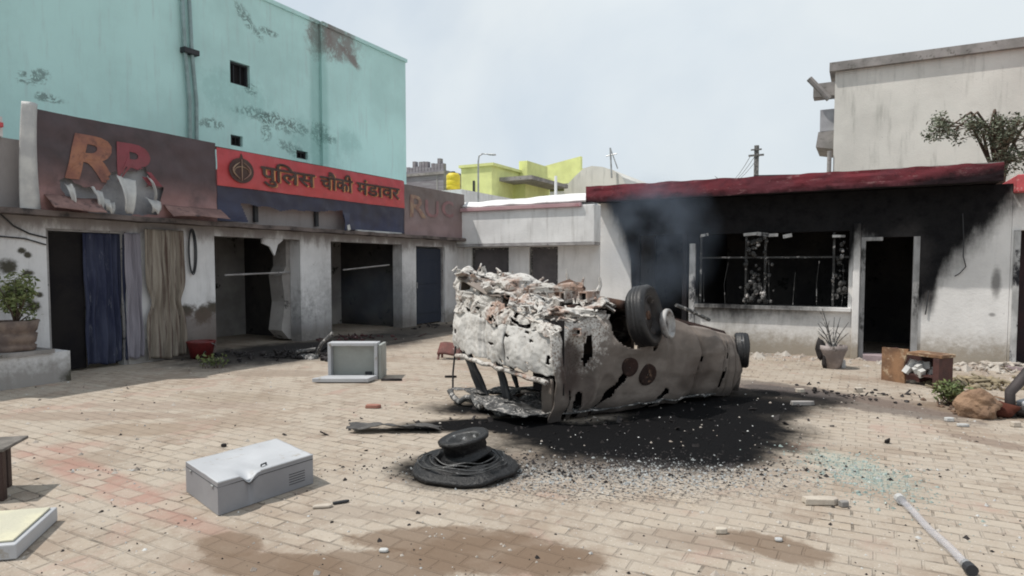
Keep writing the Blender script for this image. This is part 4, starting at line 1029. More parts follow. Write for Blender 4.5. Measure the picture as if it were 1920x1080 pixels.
# hanging strip at the left
MB().tube([CW(-.12, 1.80, .62), CW(-.14, 1.83, .3), CW(-.14, 1.84, .0)], .012, 5).build('hanging_strap', m_dark, car)
# ================================================================ things on the ground
def cyl_M(pos, rot=(0, 0, 0)): return Matrix.Translation(pos) @ Euler(rot).to_matrix().to_4x4()
def burnt_tyre():
    p = G(870, 884)
    t = thing('burnt_tyre', p, 'black burnt tyre lying flat on the sooty paving in front of the car', 'tyre')
    R_ = .40
    prof = [(R_*.50, .01), (R_*.60, .0), (R_*.9, .0), (R_*1.0, .01), (R_*1.03, .035), (R_*.99, .06), (R_*.95, .05), (R_*.9, .085), (R_*.84, .07), (R_*.78, .10), (R_*.72, .085), (R_*.64, .11), (R_*.56, .10), (R_*.5, .05)]
    MB().lathe(prof, cyl_M(p), 64, closed=True, jit=.028).build('carcass', m_burnt, t, smooth=True)
    m = MB(); rng = random.Random(3)
    for k in range(4):
        r_ = R_*(.58+.09*k); m.tube([p+Vector((r_*math.cos(a)*(1+.06*math.sin(3*a+k)+.03*math.sin(7*a+2*k)), r_*math.sin(a), .125-.009*k+.012*math.sin(5*a+k))) for a in [2*math.pi*i/40 for i in range(41)]], .006, 5)
    m.build('bead_wire', m_burnt2, t)
    c = G(876, 856, .10)
    t2 = thing('burnt_wheel', c, 'smaller black wheel lying tilted on top of the burnt tyre', 'wheel')
    M = cyl_M(Vector((c.x, c.y, .10)), (.12, -.16, 0)); r2 = .20
    MB().lathe([(r2*.66, 0), (r2*.98, .0), (r2*1.02, .02), (r2*.86, .035), (r2*.84, .075), (r2*.88, .08), (r2*.86, .12), (r2*1.0, .14), (r2*1.03, .165), (r2*.9, .175), (r2*.7, .165)], M, 44, jit=.014).build('tyre', m_burnt, t2, smooth=True)
    MB().lathe([(r2*.66, .02), (r2*.7, .165), (r2*.62, .15), (r2*.58, .06), (r2*.3, .05), (.01, .07)], M, 30, jit=.01).build('rim', m_burnt2, t2, smooth=True)
m_burnt = simple('burnt_rubber', (.005, .005, .006), (.011, .011, .012), 9, .45, spots=(.09, .09, .09), spot_scale=16, spot_thr=(.62, .7), bump=.9, bscale=22)
m_burnt2 = simple('scorched_wire', (.06, .06, .06), (.02, .02, .02), 18, .5, spots=(.35, .35, .35), spot_scale=22, spot_thr=(.6, .66))
burnt_tyre()
def crumpled(px, py, z0, sx, sy, rot, name, label, cat, mat, h=.05, seed=0):
    p = G(px, py); c, s = math.cos(rot), math.sin(rot)
    def fn(u, v):
        a = (u-.5)*sx; b_ = (v-.5)*sy; q = Vector((a, b_, seed))
        return (p.x+a*c-b_*s, p.y+a*s+b_*c, z0+h*(.5+noise.noise(q*3)*.9+noise.noise(q*9)*.25))
    o = MB().grid(fn, 40, 20, lambda u, v: abs(u-.5) < .46+.06*noise.noise(Vector((v*6, seed, 0))) and abs(v-.5) < .42+.12*noise.noise(Vector((u*7, seed, 4)))).build(name, mat, None, smooth=True, solid=.008)
    return tag(o, label, cat)
UA = math.atan2(U.y, U.x)
crumpled(740, 808, .02, .95, .26, UA+.03, 'charred_board', 'charred flat panel lying left of the wreck behind the burnt tyre', 'board', m_charpanel := simple('charred_panel', (.045, .042, .042), (.09, .085, .08), 4, .8, spots=(.2, .19, .18), spot_scale=10), .07, 2)
crumpled(1010, 778, .03, .8, .34, UA-.2, 'bent_sheet', 'grey bent metal sheet lying at the foot of the wreck', 'metal sheet', simple('bent_grey_sheet', (.12, .12, .12), (.04, .04, .04), 5, .45, metal=.3), .13, 5)
# white fridge-like box on the paving
m_boxw = simple('white_enamel', (.46, .47, .49), (.40, .41, .43), 2, .5, spots=(.30, .27, .23), spot_scale=7, spot_thr=(.57, .68), bump=.05)
m_boxg = simple('greyed_enamel', (.36, .38, .36), (.28, .29, .27), 2, .6, bump=.1)
m_boxs = simple('shaded_cabinet_side', (.27, .27, .285), (.22, .22, .235), 2, .6, bump=.05)  # cabinet enamel for the sides, their shade painted in as darker grey
def white_box():
    a = G(410, 968); b_ = G(587, 907); c = G(350, 922)
    e1 = (b_-a); e2 = (c-a); L1 = e1.length; e1.normalize(); n_ = e2.normalized(); L2 = e2.length
    H = .215
    t = thing('white_metal_cabinet', (a+b_)/2+n_*L2/2, 'white metal cabinet with a dented edge lying on its back on the paving', 'cabinet')
    def P(u, v, z): return a+e1*(L1*u)+n_*(L2*v)+Vector((0, 0, z))
    def dent(u, v): return .055*math.exp(-(((u-.30)/.06)**2+((v)/.16)**2))+.012*math.exp(-(((u-.45)/.1)**2+((v-.3)/.3)**2))
    NU, NV = 60, 20
    MB().grid(lambda u, v: P(u, v, H-dent(u, v)+.004*noise.noise(Vector((u*5, v*4, 0)))), NU, NV).build('door', m_boxw, t, smooth=True, solid=.003)
    s = MB()
    s.grid(lambda u, v: P(u, .06*math.exp(-(((u-.31)/.035)**2))*v, .004+(H-.004-dent(u, 0))*v), NU, 8)
    s.grid(lambda u, v: P(1, u, .004+(H-.004)*v), 8, 4); s.grid(lambda u, v: P(0, u, .004+(H-.004)*v), 8, 4); s.grid(lambda u, v: P(u, 1, .004+(H-.004)*v), 20, 4)
    s.build('body', m_boxs, t, solid=.004)
    MB().tube([P(0, 0, H+.002), P(.2, 0, H), P(.28, .03, H-.045), P(.33, .03, H-.045), P(.42, 0, H), P(1, 0, H+.002)], .006, 6).build('edge_trim', m_boxw, t)
    MB().tube([P(0, .0, H-.03), P(.24, -.004, H-.03), P(.3, .0, H-.07), P(.4, -.004, H-.03), P(1, -.004, H-.03)], .0025, 4).build('door_gasket', m_dark, t)
    MB().tube([P(-.003, 0, H-.03), P(-.003, 1, H-.03)], .0025, 4).build('door_gasket', m_dark, t)
    for v_ in (.14, .82): MB().tube([P(-.006, v_-.03, H-.04), P(-.006, v_+.03, H-.04)], .008, 8).build('hinge', m_steel, t)
    for k in range(5): MB().tube([P(.72+.0*k, -.003, .05+.018*k), P(.9, -.003, .05+.018*k)], .003, 4).build('vent_slot', m_dark, t)
    MB().tube([P(.47, .12, H), P(.47, .12, H+.012), P(.53, .14, H+.012), P(.53, .14, H)], .006, 6).build('handle', m_dark, t)
white_box()
def open_fridge():
    a = G(615, 712); b_ = G(708, 712); 
    e1 = (b_-a).normalized(); n_ = Vector((-e1.y, e1.x, 0)); W_ = (b_-a).length; H = .52; Dp = .22
    t = thing('open_white_freezer', (a+b_)/2, 'open white freezer box standing with its lid folded down to the ground', 'freezer')
    def bx(u0, u1, v0, v1, z0, z1, nm, m, par=t, bev=.006):
        M = Matrix(((e1.x, n_.x, 0, a.x), (e1.y, n_.y, 0, a.y), (0, 0, 1, 0), (0, 0, 0, 1)))
        return MB().box(u0, u1, v0, v1, z0, z1, M).build(nm, m, par, bevel=bev)
    sh_ = .02
    M = Matrix(((e1.x, n_.x, 0, a.x), (e1.y, n_.y, 0, a.y), (0, 0, 1, 0), (0, 0, 0, 1)))
    MB().box(0, .045, 0, Dp, 0, H, M).box(W_-.045, W_, 0, Dp, 0, H, M).box(.045, W_-.045, 0, Dp, H-.045, H, M).box(.045, W_-.045, 0, Dp, 0, .05, M).build('body', m_boxw, t, bevel=.006)
    bx(.045, W_-.045, Dp*.55, Dp*.65, .05, H-.045, 'liner', m_boxg)
    MB().box(W_+.002, W_+.05, .03, Dp+.18, 0, H-.03, M).build('side_shell', m_boxg, t, bevel=.01)
    MB().prism([(-.14, -.28), (W_*.9, -.28), (W_, -.03), (.0, -.03)], lambda u, v: a+e1*u+n_*v+Vector((0, 0, .012)), lambda u, v: a+e1*u+n_*v+Vector((0, 0, .07))).build('lid', m_boxw, t, bevel=.01)
    bx(W_*.72, W_*.86, Dp*.4, Dp*.5, .055, .10, 'hinge', m_dark)
open_fridge()
def left_box():
    p = [G(0-120, 1010), G(-60, 950), G(112, 952), G(30, 1035)]
    p = [G(-90, 965, .09), G(20, 955, .09), G(108, 950, .09), G(30, 1020, .09), G(-90, 1030, .09)]
    p = [p[0], p[2], p[3], p[4]]
    c = sum(p, Vector())/4; c.z = 0
    t = thing('cream_panel_box', c, 'cream topped flat box at the lower left corner of the yard', 'box')
    MB().prism([(q.x, q.y) for q in p], lambda u, v: (u, v, .004), lambda u, v: (u, v, .09)).build('body', m_boxw, t, bevel=.008)
    q2 = [c+(q-c)*.88 for q in p]
    MB().prism([(q.x, q.y) for q in q2], lambda u, v: (u, v, .092), lambda u, v: (u, v, .104)).build('top_panel', simple('cream_laminate', (.60, .57, .42), (.5, .48, .38), 4, .5), t, bevel=.004)
left_box()
def chair_leg():
    p = G(2, 938)
    t = thing('dark_wooden_stool', p, 'dark brown wooden stool with a slatted top cut by the left edge of the photo', 'stool')
    M = Matrix.Translation(p) @ Matrix.Rotation(UA+.25, 4, 'Z')
    m = simple('dark_brown_wood', (.035, .016, .012), (.02, .01, .008), 5, .6, stretch=(1, 1, .2))
    for (x, y) in ((0, 0), (-.42, 0), (-.10, .30), (-.42, .30)):
        MB().box(x-.028, x+.028, y-.028, y+.028, 0, .34, M).build('leg', m, t, bevel=.005)
    MB().box(-.46, .045, -.045, .32, .342, .365, M).build('seat', simple('grey_worn_board', (.2, .18, .16), (.1, .09, .08), 5, .8), t, bevel=.006)
    MB().box(-.39, -.03, -.012, .012, .10, .13, M).build('stretcher', m, t)
chair_leg()
def small_seat():
    p = G(842, 674)
    t = thing('rust_red_stool', p, 'small rust red seat with stubby legs on the paving left of the wreck', 'stool')
    M = Matrix.Translation(p) @ Matrix.Rotation(UA-.2, 4, 'Z')
    m = simple('rust_red_board', (.16, .055, .045), (.09, .035, .03), 5, .8, spots=(.3, .2, .18), spot_scale=9)
    MB().grid(lambda u, v: M @ Vector((-.2+.40*u, -.04+.2*v, .09+.17*v+.012*math.sin(u*6))), 10, 6).build('seat', m, t, smooth=True, solid=.03)
    for x in (-.17, .17):
        MB().tube([M @ Vector((x, -.02, .1)), M @ Vector((x*1.1, -.04, 0))], .02, 6).build('leg', m, t)
        MB().tube([M @ Vector((x, .15, .24)), M @ Vector((x*1.1, .2, 0))], .02, 6).build('leg', m, t)
small_seat()
def bucket():
    p = onx(378, 680, XL+.35); p.z = 0
    t = thing('red_plastic_tub', p, 'dull red plastic tub on the ground below the hanging cable pillar', 'tub')
    m = simple('dull_red_plastic', (.16, .02, .02), (.1, .015, .015), 4, .5)
    MB().lathe([(.01, .01), (.17, .01), (.22, .26), (.235, .28), (.235, .30), (.21, .30), (.2, .26), (.16, .03), (.01, .03)], cyl_M(p), 28).build('tub', m, t, smooth=True)
    MB().tube([p+Vector((.23*math.cos(a), .23*math.sin(a), .29-.1*math.sin(a))) for a in [math.pi*i/10 for i in range(11)]], .006, 5).build('handle', m_steel, t)
bucket()
def curtain(name, label, px0, px1, z0, z1, mat, xo, amp, freq, knot=None, top_pull=0):
    y0 = onx(px0, 550, XL+xo).y; y1 = onx(px1, 550, XL+xo).y
    def fn(u, v):
        z = z1-(z1-z0)*v; k = 1
        yc = (y0+y1)/2; wv = 1
        if knot is not None: wv = 1-.22*math.exp(-((v-knot)/.08)**2)
        y = yc+(y0-yc+(y1-y0)*u)*wv+.03*noise.noise(Vector((u*2, v*3, xo)))
        return (XL+xo+amp*(.5+1.1*abs(noise.noise(Vector((u*5, 2, xo)))))*math.sin(u*freq+3.5*noise.noise(Vector((u*2.5, v*1.2, xo))))*(.5+.5*v)+.035*noise.noise(Vector((u*5, v*4, 1))), y, z+.02*math.sin(u*9)*v)
    return MB().grid(fn, 90, 50).build(name, mat, None, smooth=True, solid=.006)
m_bluec = simple('dusty_blue_cloth', (.028, .033, .065), (.055, .062, .10), 5, .9, spots=(.14, .15, .19), spot_scale=7, spot_thr=(.58, .68), stretch=(1, 1.4, .25))
m_brownc = simple('brown_striped_cloth', (.20, .17, .14), (.30, .27, .23), 8, .95, spots=(.1, .07, .06), spot_scale=6, spot_thr=(.5, .62), stretch=(1, 3, .12))
m_lavc = simple('pale_mauve_cloth', (.27, .255, .29), (.2, .19, .22), 4, .95, stretch=(1, 2, .2))
tag(curtain('curtain', 'dusty blue curtain hanging in the first doorway', 158, 238, .06, 2.1, m_bluec, -.06, .05, 34), '' , '')
bpy.data.objects['curtain']['label'] = 'dusty blue curtain hanging in the first doorway of the police post'; bpy.data.objects['curtain']['category'] = 'curtain'
c2 = curtain('curtain', '', 274, 346, .05, 2.2, m_brownc, .10, .05, 26, .56); tag(c2, 'brown striped curtain knotted at mid height in front of the pillar', 'curtain')
c3 = curtain('curtain', '', 236, 266, .1, 2.12, m_lavc, .06, .025, 12); tag(c3, 'pale mauve curtain bunched beside the blue one', 'curtain')
# coiled cable hanging on the pillar
q = onx(357, 440, XL)
m = MB()
for k in range(3): m.tube([(XL+.03+.01*k, q.y+(.05+.015*k)*math.cos(a), q.z-.30+(.36+.02*k)*math.sin(a)) for a in [2*math.pi*i/28 for i in range(29)]], .009, 5)
tag(m.build('cable_coil', m_dark, None), 'black loops of cable hanging on the white pillar', 'cable')
# charred heap in the burnt verandah
def heap(name, label, px, py, n_, spread, size, mat, seed, cat='debris'):
    p = G(px, py); m = MB(); rng = random.Random(seed)
    for k in range(n_):
        q = p+U*rng.gauss(0, spread)+FW*rng.gauss(0, spread*.7); r_ = rng.uniform(.3, 1)*size
        q.z = r_*.2+max(0, .5-(q-p).length/spread/2.4)*size*1.2
        if k % 3 == 0: m.obox(q, (r_*rng.uniform(1.5, 4), r_*.35, r_*.2), (rng.gauss(0, .4), rng.gauss(0, .4), rng.uniform(0, 3)))
        else: m.rock(q, r_*.6, seed*50+k, .6, 1, rng.uniform(0, 6))
    o = m.build(name, mat, None); o['label'] = label; o['kind'] = 'stuff'; return o
m_char = simple('charred_remains', (.02, .018, .018), (.05, .045, .045), 7, .9, spots=(.2, .19, .19), spot_scale=14, spot_thr=(.62, .7))
m_rubble = simple('plaster_rubble', (.45, .42, .38), (.32, .27, .23), 3, .95)
m_brickr = simple('brick_rubble', (.34, .17, .13), (.25, .12, .1), 5, .95)
heap('charred_heap', 'charred heap of remains at the foot of the broken pillar', 560, 668, 60, .36, .14, m_char, 3)
heap('charred_heap', 'black ash and debris spread inside the middle opening', 460, 668, 50, .5, .10, m_char, 5)
heap('charred_heap', 'reddish charred litter in front of the third opening', 670, 634, 50, .45, .1, simple('reddish_litter', (.10, .04, .04), (.05, .04, .04), 4, .9, spots=(.3, .28, .28), spot_scale=12), 6)
heap('charred_heap', 'dark litter below the deep blue door', 790, 612, 40, .5, .09, m_char, 8)
heap('rubble_heap', 'pale plaster rubble along the wall right of the burnt doorway', 1880, 690, 110, .42, .12, m_rubble, 9)
heap('rubble_heap', 'brown dirt and broken bits around the ochre clay lump', 1850, 765, 90, .32, .08, simple('brown_debris', (.24, .16, .11), (.13, .09, .07), 5, .95), 14)
heap('rubble_heap', 'dusty debris piled behind the brown clay lump', 1835, 722, 110, .34, .12, simple('ochre_debris', (.33, .27, .18), (.2, .17, .12), 5, .95), 10)
heap('rubble_heap', 'scorched litter between the wreck and the broken crate', 1600, 742, 60, .45, .055, m_char, 12)
# bent burnt frame before the broken pillar
p = G(590, 672)
m = MB(); m.tube([p+Vector((0, 0, 0)), p+U*.12+Vector((0, 0, .25)), p+U*.32+Vector((0, 0, .45))], .03, 6); m.tube([p+U*-.35, p+U*-.3+Vector((0, 0, .12)), p+U*.02+Vector((0, 0, .16))], .03, 6); m.rock(p+U*-.1, (.2, .14, .1), 3)
tag(m.build('bent_scrap', m_iron, None, smooth=True), 'bent grey burnt frame leaning at the foot of the broken pillar', 'metal frame')
# broken wooden crate / drawer unit
def crate():
    p = G(1700, 728)
    t = thing('broken_cupboard', p, 'broken brown wooden cupboard lying open near the burnt doorway', 'cupboard')
    a = G(1652, 712); b_ = G(1762, 730); e1 = (b_-a); W_ = e1.length; e1.normalize(); n_ = Vector((-e1.y, e1.x, 0))
    M = Matrix(((e1.x, n_.x, 0, a.x), (e1.y, n_.y, 0, a.y), (0, 0, 1, 0), (0, 0, 0, 1)))
    m1 = simple('orange_brown_plywood', (.27, .15, .08), (.13, .07, .04), 4, .8, spots=(.45, .35, .24), spot_scale=5, spot_thr=(.5, .62)); m2 = simple('dark_red_wood', (.08, .03, .025), (.05, .02, .018), 6, .7)
    H = .47
    MB().prism([(0, 0), (W_*.42, 0), (W_*.40, H*.6), (W_*.46, H), (0, H*.98)], lambda u, v: M @ Vector((u, 0, v)), lambda u, v: M @ Vector((u, .03, v))).build('front_panel', m1, t)
    MB().box(W_*.45, W_+.02, -.02, .30, H-.07, H-.03, M).build('top_board', m1, t, bevel=.004)
    MB().box(W_-.08, W_, -.03, .28, 0, H-.075, M).build('side_board', m2, t, bevel=.004)
    MB().box(0, .03, .031, .32, 0, H-.03, M).build('side_board', m2, t)
    MB().box(.03, W_-.08, .29, .31, 0, H-.08, M).build('back_board', m2, t)
    MB().box(W_*.42, W_-.085, .0, .28, .13, .15, M).build('shelf', m2, t)
    x = MB(); rng = random.Random(5)
    for k in range(14): x.obox(M @ Vector((rng.uniform(.45, .82)*W_, rng.uniform(.0, .2), rng.uniform(.17, .28))), (.08, .06, .1), (rng.uniform(-.5, .5), rng.uniform(-.5, .5), rng.uniform(0, 3)))
    tag(x.build('paper_bundle', m_lt, None), 'pale crumpled bundles lying inside the broken cupboard', 'paper bundle')
crate()
def clay():
    p = G(1835, 782)
    tag(MB().rock(p+Vector((0, 0, .13)), (.19, .15, .16), 27, 1, 4).build('clay_lump', simple('ochre_clay', (.29, .19, .125), (.20, .13, .09), 3, .95, spots=(.12, .08, .06), spot_scale=7, bump=.8), None), 'rounded ochre clay lump near the right edge of the yard', 'clay lump')
    q = G(1868, 780)
    tag(MB().rock(q+Vector((0, 0, .07)), (.2, .11, .09), 33, 1, 3).build('broken_clay_pot', simple('dark_red_clay', (.09, .03, .02), (.06, .02, .015), 3, .9), None, smooth=True), 'dark red broken pot lying against the ochre lump', 'pot')
clay()
def fallen_seat():
    p = G(1912, 782)
    t = thing('scorched_motor_part', p, 'dark scorched frame with a white panel cut by the right edge of the photo', 'scrap frame')
    M = Matrix.Translation(p) @ Matrix.Rotation(UA, 4, 'Z')
    MB().tube([M @ Vector((-.10, 0, .0)), M @ Vector((-.09, .03, .26)), M @ Vector((.12, .05, .48)), M @ Vector((.4, .05, .62))], [.05, .05, .06, .07], 8).build('frame', m_iron2, t, smooth=True)
    MB().obox(M @ Vector((.22, -.02, .16)), (.42, .2, .12), (0, -.25, UA)).build('white_panel', m_boxw, t, bevel=.02)
    MB().rock(M @ Vector((.16, -.04, .07)), (.3, .14, .08), 3).build('lower_shell', m_iron2, t)
m_iron2 = simple('black_scorched_iron', (.03, .025, .025), (.05, .04, .04), 6, .7)
fallen_seat()
# potted dead plant by the right pilaster
m_potg = simple('grey_stained_pot', (.34, .30, .29), (.2, .17, .16), 4, .9, spots=(.08, .07, .06), spot_scale=6)
def pot_plant():
    p = G(1560, 690)
    t = thing('dead_potted_plant', p, 'dead plant with bare branches in a grey pot beside the burnt doorway', 'potted plant')
    MB().lathe([(.01, .0), (.13, .0), (.17, .2), (.20, .28), (.215, .30), (.21, .36), (.185, .36), (.17, .3), (.01, .29)], cyl_M(p), 26, jit=.02).build('pot', m_potg, t, smooth=True)
    m = MB(); rng = random.Random(7)
    for k in range(12):
        a = rng.uniform(0, 6.3); h = rng.uniform(.3, .75); q = p+Vector((0, 0, .28)); r1 = q+Vector((math.cos(a)*.1, math.sin(a)*.1, h*.5)); r2 = r1+Vector((math.cos(a)*.12, math.sin(a)*.12, h*.4)); m.tube([q, r1, r2], [.012, .008, .004], 5)
        m.tube([r1, r1+Vector((rng.uniform(-.12, .12), rng.uniform(-.12, .12), .1))], [.006, .003], 4)
    m.build('stem', m_iron, t)
    q = G(1540, 690)
    tag(MB().rock(q+Vector((-.02, .0, .3)), (.07, .06, .18), 4).rock(q+Vector((.05, 0, .14)), (.05, .05, .16), 5).build('charred_stump', m_char, None), 'charred upright stump left of the dead potted plant', 'stump')
pot_plant()
# foliage
def leafmat(n, c1, c2):
    b = NB(n, .6); o = b.n('ShaderNodeObjectInfo'); col = b.mix(b.ramp(b.noise(7, 3), .35, .65), c1, c2); b.color(col); return b.m
m_leaf = leafmat('dusty_green_leaf', (.085, .12, .035), (.15, .17, .06)); m_leafd = leafmat('dark_green_leaf', (.075, .095, .055), (.16, .175, .12))
m_bark = simple('bark', (.12, .09, .07), (.07, .05, .04), 8, .95)
def leaves(mb, c, r, n_, size, rng, flat=1.0):
    for k in range(n_):
        d = Vector((rng.gauss(0, 1), rng.gauss(0, 1), rng.gauss(0, 1)*flat)); d = d.normalized()*r*rng.uniform(.1, 1)**.5; p = c+d
        a = Vector((rng.gauss(0, 1), rng.gauss(0, 1), rng.gauss(0, .6))).normalized(); b_ = a.cross(Vector((rng.gauss(0, 1), rng.gauss(0, 1), rng.gauss(0, 1)))).normalized()
        s = size*rng.uniform(.6, 1.3); mb.add([p-a*s, p+b_*s*.4, p+a*s, p-b_*s*.4], [(0, 1, 2, 3)])
def left_bush():
    p = G(8, 730); p = Vector((XL+.52, yl(-8), .47)); rng = random.Random(12)
    t = thing('potted_bush', p, 'leafy green bush in a stacked brown planter at the left edge', 'potted plant')
    MB().lathe([(.01, 0), (.22, 0), (.23, .07), (.20, .09), (.22, .12), (.24, .22), (.21, .24), (.24, .27), (.27, .40), (.23, .40), (.2, .34), (.01, .33)], cyl_M(p), 26, jit=.025).build('planter', simple('brown_wicker', (.22, .17, .14), (.13, .1, .09), 6, .9), t, smooth=True)
    m = MB(); s = MB()
    for k in range(16):
        c = p+Vector((rng.gauss(0, .13), rng.gauss(0, .15), .62+rng.uniform(-.18, .38))); leaves(m, c, .13, 60, .035, rng); s.tube([p+Vector((0, 0, .34)), (p+c)/2+Vector((.02, .01, .2)), c], [.012, .008, .004], 5)
    m.build('foliage', m_leaf, t); s.build('stem', m_bark, t)
left_bush()
def weeds(px, py, label, n_, h, seed):
    p = G(px, py); rng = random.Random(seed)
    t = thing('weed_clump', p, label, 'plant')
    m = MB(); s = MB()
    for k in range(n_):
        a = rng.uniform(0, 6.3); q = p+Vector((rng.gauss(0, .06), rng.gauss(0, .06), 0)); e = q+Vector((math.cos(a)*h*.5, math.sin(a)*h*.5, h*rng.uniform(.5, 1)))
        s.tube([q, (q+e)/2+Vector((0, 0, h*.15)), e], [.006, .004, .002], 4); leaves(m, (q+e)/2+Vector((0, 0, h*.1)), h*.3, 12, .03, rng); leaves(m, e, h*.2, 8, .03, rng)
    m.build('foliage', m_leaf, t); s.build('stem', m_bark, t)
weeds(1785, 760, 'green weeds growing left of the ochre clay lump', 26, .26, 4)
weeds(398, 690, 'sparse weeds at the foot of the pillar by the red tub', 10, .2, 5)
def tree():
    base = Vector((xr(1990), YR+6.5, 0)); rng = random.Random(21)
    t = thing('leafy_tree', base, 'dark leafed tree rising behind the right building with drooping branches', 'tree')
    tr = MB(); tr.tube([base, base+Vector((-.1, 0, 2)), base+Vector((.1, -.2, 4)), base+Vector((0, 0, 4.9))], [.26, .2, .15, .09], 12); tr.build('trunk', m_bark, t, smooth=True)
    br = MB(); lf = MB()
    ends = [ony(px, py, YR+5.5) for px, py in ((1900, 250), (1875, 262), (1910, 285), (1855, 238), (1890, 228), (1790, 242), (1770, 228), (1815, 235), (1915, 300), (1765, 248), (1835, 250), (1885, 305), (1930, 262), (1965, 240), (1905, 235))]
    for k, e in enumerate(ends):
        st = base+Vector((.05, -.1, 3.2+rng.uniform(0, 1.6))); mid = (st+e)/2+Vector((0, 0, .55))
        br.tube([st, mid, e], [.05, .028, .01], 6)
        rr = .2; e_far = False
        for j in range(3 if e_far else 6):
            c = e+Vector((rng.gauss(0, rr*1.0), rng.gauss(0, rr*1.2), rng.gauss(0, rr*.45)))
            leaves(lf, c, .16, 42, .045, rng, .8); br.tube([e.lerp(mid, .2), c], [.012, .005], 4)
    br.build('branch', m_bark, t); lf.build('crown', m_leafd, t)
tree()
# clear plastic pipe on the paving, with bright fittings
p0 = G(1690, 938, .04); p1_ = G(1815, 1062, .04)
b = NB('hazy_plastic', .35); b.color((.55, .55, .60)); b.b.inputs['Alpha'].default_value = .3; b.bump(b.noise(12, 4), .3); m_hazy = b.m
t = thing('plastic_tube', p0, 'hazy translucent plastic tube lying on the paving at lower right', 'tube')
MB().tube([p0.lerp(p1_, i/10)+Vector((0, 0, .006*math.sin(i))) for i in range(11)], .022, 10).build('tube', m_hazy, t, smooth=True)
MB().tube([p1_, p1_+(p1_-p0).normalized()*.05], .030, 10).build('end_cap', m_dark, t)
MB().tube([p1_-(p1_-p0).normalized()*.03, p1_-(p1_-p0).normalized()*.004], .027, 10).build('collar', m_steel, t)
MB().tube([p0, p0-(p1_-p0).normalized()*.05], .032, 10).build('collar', m_lt, t)
# broken stone slabs
def slab(px, py, w_, d_, h, rot, label, mat, seed=0):
    p = G(px, py); rng = random.Random(seed); n_ = 9
    pts = [(w_/2*math.cos(a)*(1/max(abs(math.cos(a)), abs(math.sin(a))))*rng.uniform(.82, 1), d_/2*math.sin(a)*(1/max(abs(math.cos(a)), abs(math.sin(a))))*rng.uniform(.82, 1)) for a in [2*math.pi*(i+.5)/n_ for i in range(n_)]]
    M = Matrix.Translation(p) @ Matrix.Rotation(rot, 4, 'Z')
    tag(MB().prism(pts, lambda u, v: M @ Vector((u, v, .003)), lambda u, v: M @ Vector((u*.95, v*.95, h))).build('stone_fragment', mat, None, bevel=.006), label, 'stone fragment', 'loose fragments on the paving')
m_frag = simple('pale_stone', (.50, .45, .38), (.4, .35, .3), 6, .9)
slab(1540, 945, .26, .09, .045, UA, 'long pale broken slab near the sea green glass dust', m_frag, 1)
slab(1582, 950, .07, .05, .04, UA+.3, 'small grey block touching the end of the long broken slab', m_concrete, 2)
slab(1352, 1000, .08, .05, .035, UA, 'small pale chip above the lower right mud patch', m_frag, 3)
slab(640, 944, .12, .03, .02, UA+.5, 'thin dark splinter right of the dented white cabinet', m_dark, 4)
slab(606, 952, .14, .05, .02, UA+.2, 'pale thin flake right of the dented white cabinet', m_frag, 5)
slab(1505, 760, .3, .07, .05, UA, 'long grey strip lying right of the wreck', m_concrete, 6)
slab(1500, 736, .12, .08, .05, UA, 'pale chunk on the scorched ground right of the wreck', m_frag, 7)
slab(1610, 735, .14, .08, .06, UA+.4, 'pale chunk left of the broken cupboard', m_frag, 8)
slab(1580, 690, .09, .1, .12, UA, 'white block standing right of the dead potted plant', m_lt, 9)
slab(1780, 790, .1, .06, .04, UA, 'bright flake left of the ochre clay lump', m_lt, 10)
slab(1805, 800, .12, .05, .03, UA-.2, 'bright flake in front of the ochre clay lump', m_lt, 11)
slab(1905, 800, .1, .07, .05, UA, 'pinkish chip at the right edge beside the scrap frame', m_frag, 12)
slab(420, 838, .05, .04, .03, UA, 'small dark chip above the dented white cabinet', m_char, 13)
slab(735, 714, .34, .05, .03, UA, 'dark wooden lath right of the open white freezer', m_char, 14)
slab(845, 708, .18, .05, .03, UA, 'short dark lath below the rust red stool', m_char, 15)
slab(700, 765, .2, .09, .04, UA, 'brown flat chip above the charred panel', m_brickr, 16)
slab(1710, 718, .1, .08, .04, UA, 'pale chip in front of the broken cupboard', m_frag, 17)
slab(720, 1035, .06, .04, .02, UA, 'tiny white chip on the lower mud patch', m_lt, 18)
slab(1460, 1015, .05, .04, .02, UA, 'tiny white chip on the lower right mud patch', m_lt, 19)
# fine litter, uncountable
def scatter(name, label, mat, n_, fn, smin, smax, seed, flat=.5, shard=False):
    m = MB(); rng = random.Random(seed)
    for k in range(n_):
        p = fn(rng); s = rng.uniform(smin, smax)*(1+2*rng.random()**6)
        if shard:
            m.obox(p+Vector((0, 0, s*.3)), (s*2, s*rng.uniform(.6, 1.6), s*.25), (rng.gauss(0, .5), rng.gauss(0, .5), rng.uniform(0, 3)))
        else:
            a = [Vector((rng.gauss(0, 1), rng.gauss(0, 1), rng.uniform(0, 1)*flat*2)).normalized()*s for _ in range(5)]
            q = [Vector((math.cos(i*1.57)*s*rng.uniform(.5, 1.2), math.sin(i*1.57)*s*rng.uniform(.5, 1.2), 0)) for i in range(4)]+[Vector((rng.uniform(-.3, .3)*s, rng.uniform(-.3, .3)*s, s*rng.uniform(.4, 1)))]
            m.add([p+x+Vector((0, 0, .001)) for x in q], [(0, 1, 4), (1, 2, 4), (2, 3, 4), (3, 0, 4)])
    o = m.build(name, mat, None); o['label'] = label; o['kind'] = 'stuff'
def pixr(x0, x1, y0, y1):
    def f(r):
        p = G(r.uniform(x0, x1), y0+(y1-y0)*r.random()**.8); return p
    return f
def around(px, py, su, sf):
    c = G(px, py)
    return lambda r: c+U*r.gauss(0, su)+FW*r.gauss(0, sf)
